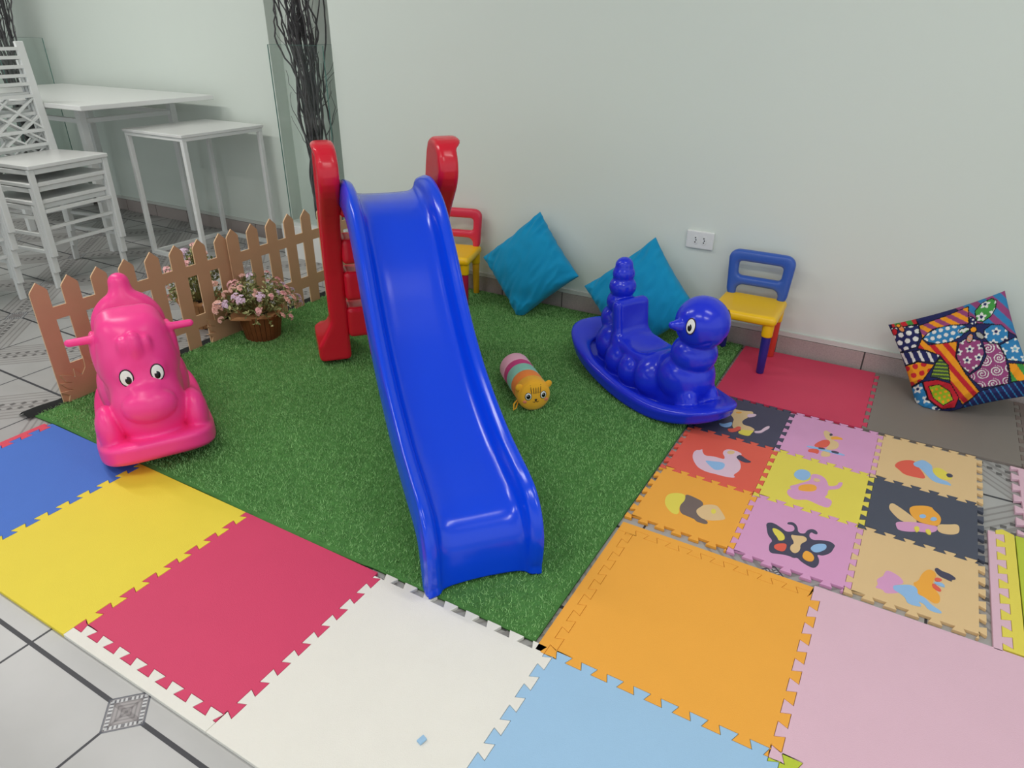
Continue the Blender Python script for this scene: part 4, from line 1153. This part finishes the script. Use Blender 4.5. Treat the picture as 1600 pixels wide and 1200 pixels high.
vase(-2.835, -2.425, 1.99, 2.21, .207, .985, 'tall clear glass vase with branches behind the red ladder')
branches(-2.62, 2.10, .216, .13, .08, 32, 2.3, 4, 'dark twisted dry branch in the tall glass vase behind the red ladder', 'branches in the vase behind the ladder', (-.10, 0), 1.0)
pedestal(-5.66, -5.18, 1.72, 2.12, .205, 'white box pedestal behind the stacked chairs at the left edge')
vase(-5.63, -5.21, 1.76, 2.08, .207, .985, 'tall clear glass vase behind the stacked chairs at the left edge')
branches(-5.42, 1.92, .216, .16, .1, 26, 2.4, 9, 'dark twisted dry branch in the vase behind the stacked chairs', 'branches in the vase at the left edge', (.06, 0), 1.7)

# ---------------------------------------------------------------- white furniture
def legs_(r, xs_, ys_, z0_, z1_, w, m, name='leg'):
    for x in xs_:
        for y in ys_: box(name, (x - w / 2, y - w / 2, z0_), (x + w / 2, y + w / 2, z1_), m, r, bevel=.003)
tb = empty('dining_table', (-4.34, 1.66, 0), 0, 'white table against the left wall behind the stacked chairs', 'table')
box('table_top', (-.80, -.415, .868), (.84, .44, .895), white_d, tb, bevel=.004)
legs_(tb, (-.46, .48), (-.22, .38), 0, .868, .042, white_m)
for y in (-.22, .38): box('apron_rail', (-.44, y - .012, .765), (.46, y + .012, .79), white_m, tb)
for x in (-.46, .48): box('apron_rail', (x - .012, -.20, .765), (x + .012, .36, .79), white_m, tb)
st = empty('side_table', (-3.36, 1.815, 0), 0, 'tall white square side table with a thin frame beside the fence', 'side table')
box('table_top', (-.265, -.29, .728), (.265, .29, .745), white_d, st, bevel=.003)
box('top_frame', (-.258, -.283, .708), (.258, .283, .7275), white_m, st, bevel=.002)
legs_(st, (-.245, .245), (-.27, .27), 0, .708, .026, white_m)
for y in (-.27, .27): box('base_rail', (-.232, y - .012, 0), (.232, y + .012, .022), white_m, st)
for x in (-.245, .245): box('base_rail', (x - .012, -.257, .0), (x + .012, .257, .022), white_m, st)

def banquet_chair(label):
    """local frame: front at -y, seat 0.47 high, woven back of slats and crossed bars"""
    r = empty('stacking_chair', (0, 0, 0), 0, label, 'chair', 'white stacking chairs')
    w, d_ = .235, .195
    bm = bmesh.new(); add_prism(bm, [(-w, -d_), (w, -d_), (w - .02, d_), (-w + .02, d_)], .448, .470); bm_obj('seat', bm, white_d, r, bevel=.005, weld=False)
    for s in (-1, 1):
        bm = bmesh.new(); add_bar(bm, (s * (w - .018), -d_ + .018, 0), (s * (w - .018), -d_ + .018, .448), .032, .018); bm_obj('leg', bm, white_m, r, bevel=.003, weld=False)
        bm = bmesh.new(); add_bar(bm, (s * (w - .035), d_ + .01, 0), (s * (w - .038), d_ - .02, .448), .032, .018)
        bm_obj('leg', bm, white_m, r, bevel=.003, weld=False)
        bm = bmesh.new(); add_bar(bm, (s * (w - .038), d_ - .02, .449), (s * (w - .040), d_ + .020, 1.02), .046, .018)
        bm_obj('back_post', bm, white_m, r, bevel=.003, weld=False)
    for z in (.425,):
        bm = bmesh.new(); add_box(bm, (-w + .035, -d_ + .012, z - .004), (w - .035, -d_ + .028, z + .022)); add_box(bm, (-w + .035, d_ - .032, z - .004), (w - .035, d_ - .016, z + .02))
        for s in (-1, 1): add_box(bm, (s * (w - .018) - .01, -d_ + .035, z - .004), (s * (w - .018) + .01, d_ - .035, z + .02))
        bm_obj('seat_rail', bm, white_m, r, bevel=.003, weld=False)
    for a, b_ in (((-w + .035, -d_ + .018, .235), (w - .035, -d_ + .018, .235)), ((-w + .019, -d_ + .034, .20), (-w + .026, d_ - .012, .20)), ((w - .019, -d_ + .034, .20), (w - .026, d_ - .012, .20))):
        bm = bmesh.new(); add_bar(bm, a, b_, .016); bm_obj('stretcher', bm, white_m, r, weld=False)
    yb = lambda z: d_ - .02 + .040 * (z - .449) / .571
    xe = w - .056
    for z in (.505, .578, .753, .813, .854, .898, .943, .985):
        bm = bmesh.new(); add_bar(bm, (-xe, yb(z), z), (xe, yb(z), z), .020, .016); bm_obj('back_slat', bm, white_m, r, weld=False)
    for xa, za, xb, zb_ in ((-xe, .745, xe, .515), (xe, .745, -xe, .515), (-xe * .2, .745, xe, .588), (xe * .2, .745, -xe, .588), (-xe, .65, xe * .3, .515), (xe, .65, -xe * .3, .515)):
        bm = bmesh.new(); add_bar(bm, (xa, yb(za) + .004, za), (xb, yb(zb_) + .004, zb_), .016, .010); bm_obj('back_lattice', bm, white_m, r, weld=False)
    return r
# front edge of the seat runs from (-3.457,.856) to (-3.52,1.288): the chairs look towards +x
RZ = math.atan2(1.288 - .856, -3.52 + 3.457)
fx = Vector((math.cos(RZ), math.sin(RZ), 0)); fy = Vector((-fx.y, fx.x, 0))
mid = Vector((-3.489, 1.072, 0)) + fy * .177
c0 = banquet_chair('white stacking chair, lowest of the three stacked beside the white table')
c0.location = mid; c0.rotation_euler.z = RZ
for k, lb in ((1, 'white stacking chair, in the middle of the three stacked beside the white table'), (2, 'white stacking chair with its seat showing, topmost of the three beside the white table')):
    c = copy_tree(c0); c['label'] = lb; c.location = mid - fy * .0195 * k + Vector((0, 0, .09 * k))
mid2 = Vector((-3.446, .662, 0)) - fx * .217 + fy * .177
for k, lb in enumerate(('lowest', 'second from the floor', 'third from the floor', 'fourth from the floor', 'topmost')):
    c = copy_tree(c0); c['label'] = 'white stacking chair at the left edge, %s of five in its stack' % lb; c['group'] = 'white chairs at the left edge'; c.location = mid2 - fy * .0195 * k + Vector((0, 0, .09 * k))

# ---------------------------------------------------------------- wall socket
so_m = mat('socket_plastic', srgb(226, 228, 226), .25, .5); ho_m = mat('socket_hole', srgb(30, 30, 32), .6)
so = empty('wall_socket', (-.312, 2.03, .452), 0, 'white double power socket on the wall left of the blue-backed chair', 'power socket')
def f(P): return d_box(P, (0, -.006, 0), (.062, .0065, .041), .006)
sdf_mesh('plate', f, (-.07, -.02, -.05), (.07, .002, .05), .0022, so_m, so, 1)
for x in (-.019, .019):
    bm = bmesh.new()
    hexp = [(x + .0125 * sx * a, .019 * b_) for sx, a, b_ in ((1, 1, .5), (1, .45, 1), (-1, .45, 1), (-1, 1, .5), (-1, 1, -.5), (-1, .45, -1), (1, .45, -1), (1, 1, -.5))]
    add_prism(bm, hexp, .0122, .0145)
    for v in bm.verts: v.co = Vector((v.co.x, -v.co.z, v.co.y))
    fcp = bm_obj('socket_face', bm, so_m, so, bevel=.0008)
    for dx, dz in ((0, .0095), (.003, 0), (0, -.0095)):
        bm = bmesh.new(); add_lathe(bm, [(.0029, 0), (.0029, .0012)], 14, Matrix.Translation((x + dx, -.0142, dz)) @ Matrix.Rotation(PI / 2, 4, 'X')); bm_obj('pin_hole', bm, ho_m, fcp)

# ---------------------------------------------------------------- colour management
S.view_settings.view_transform = 'Standard'; S.view_settings.look = 'None'; S.view_settings.gamma = 1; S.view_settings.use_curve_mapping = False
S.view_settings.exposure = 0.28
S.cycles.use_denoising = True
S.cycles.max_bounces = 10; S.cycles.transparent_max_bounces = 24
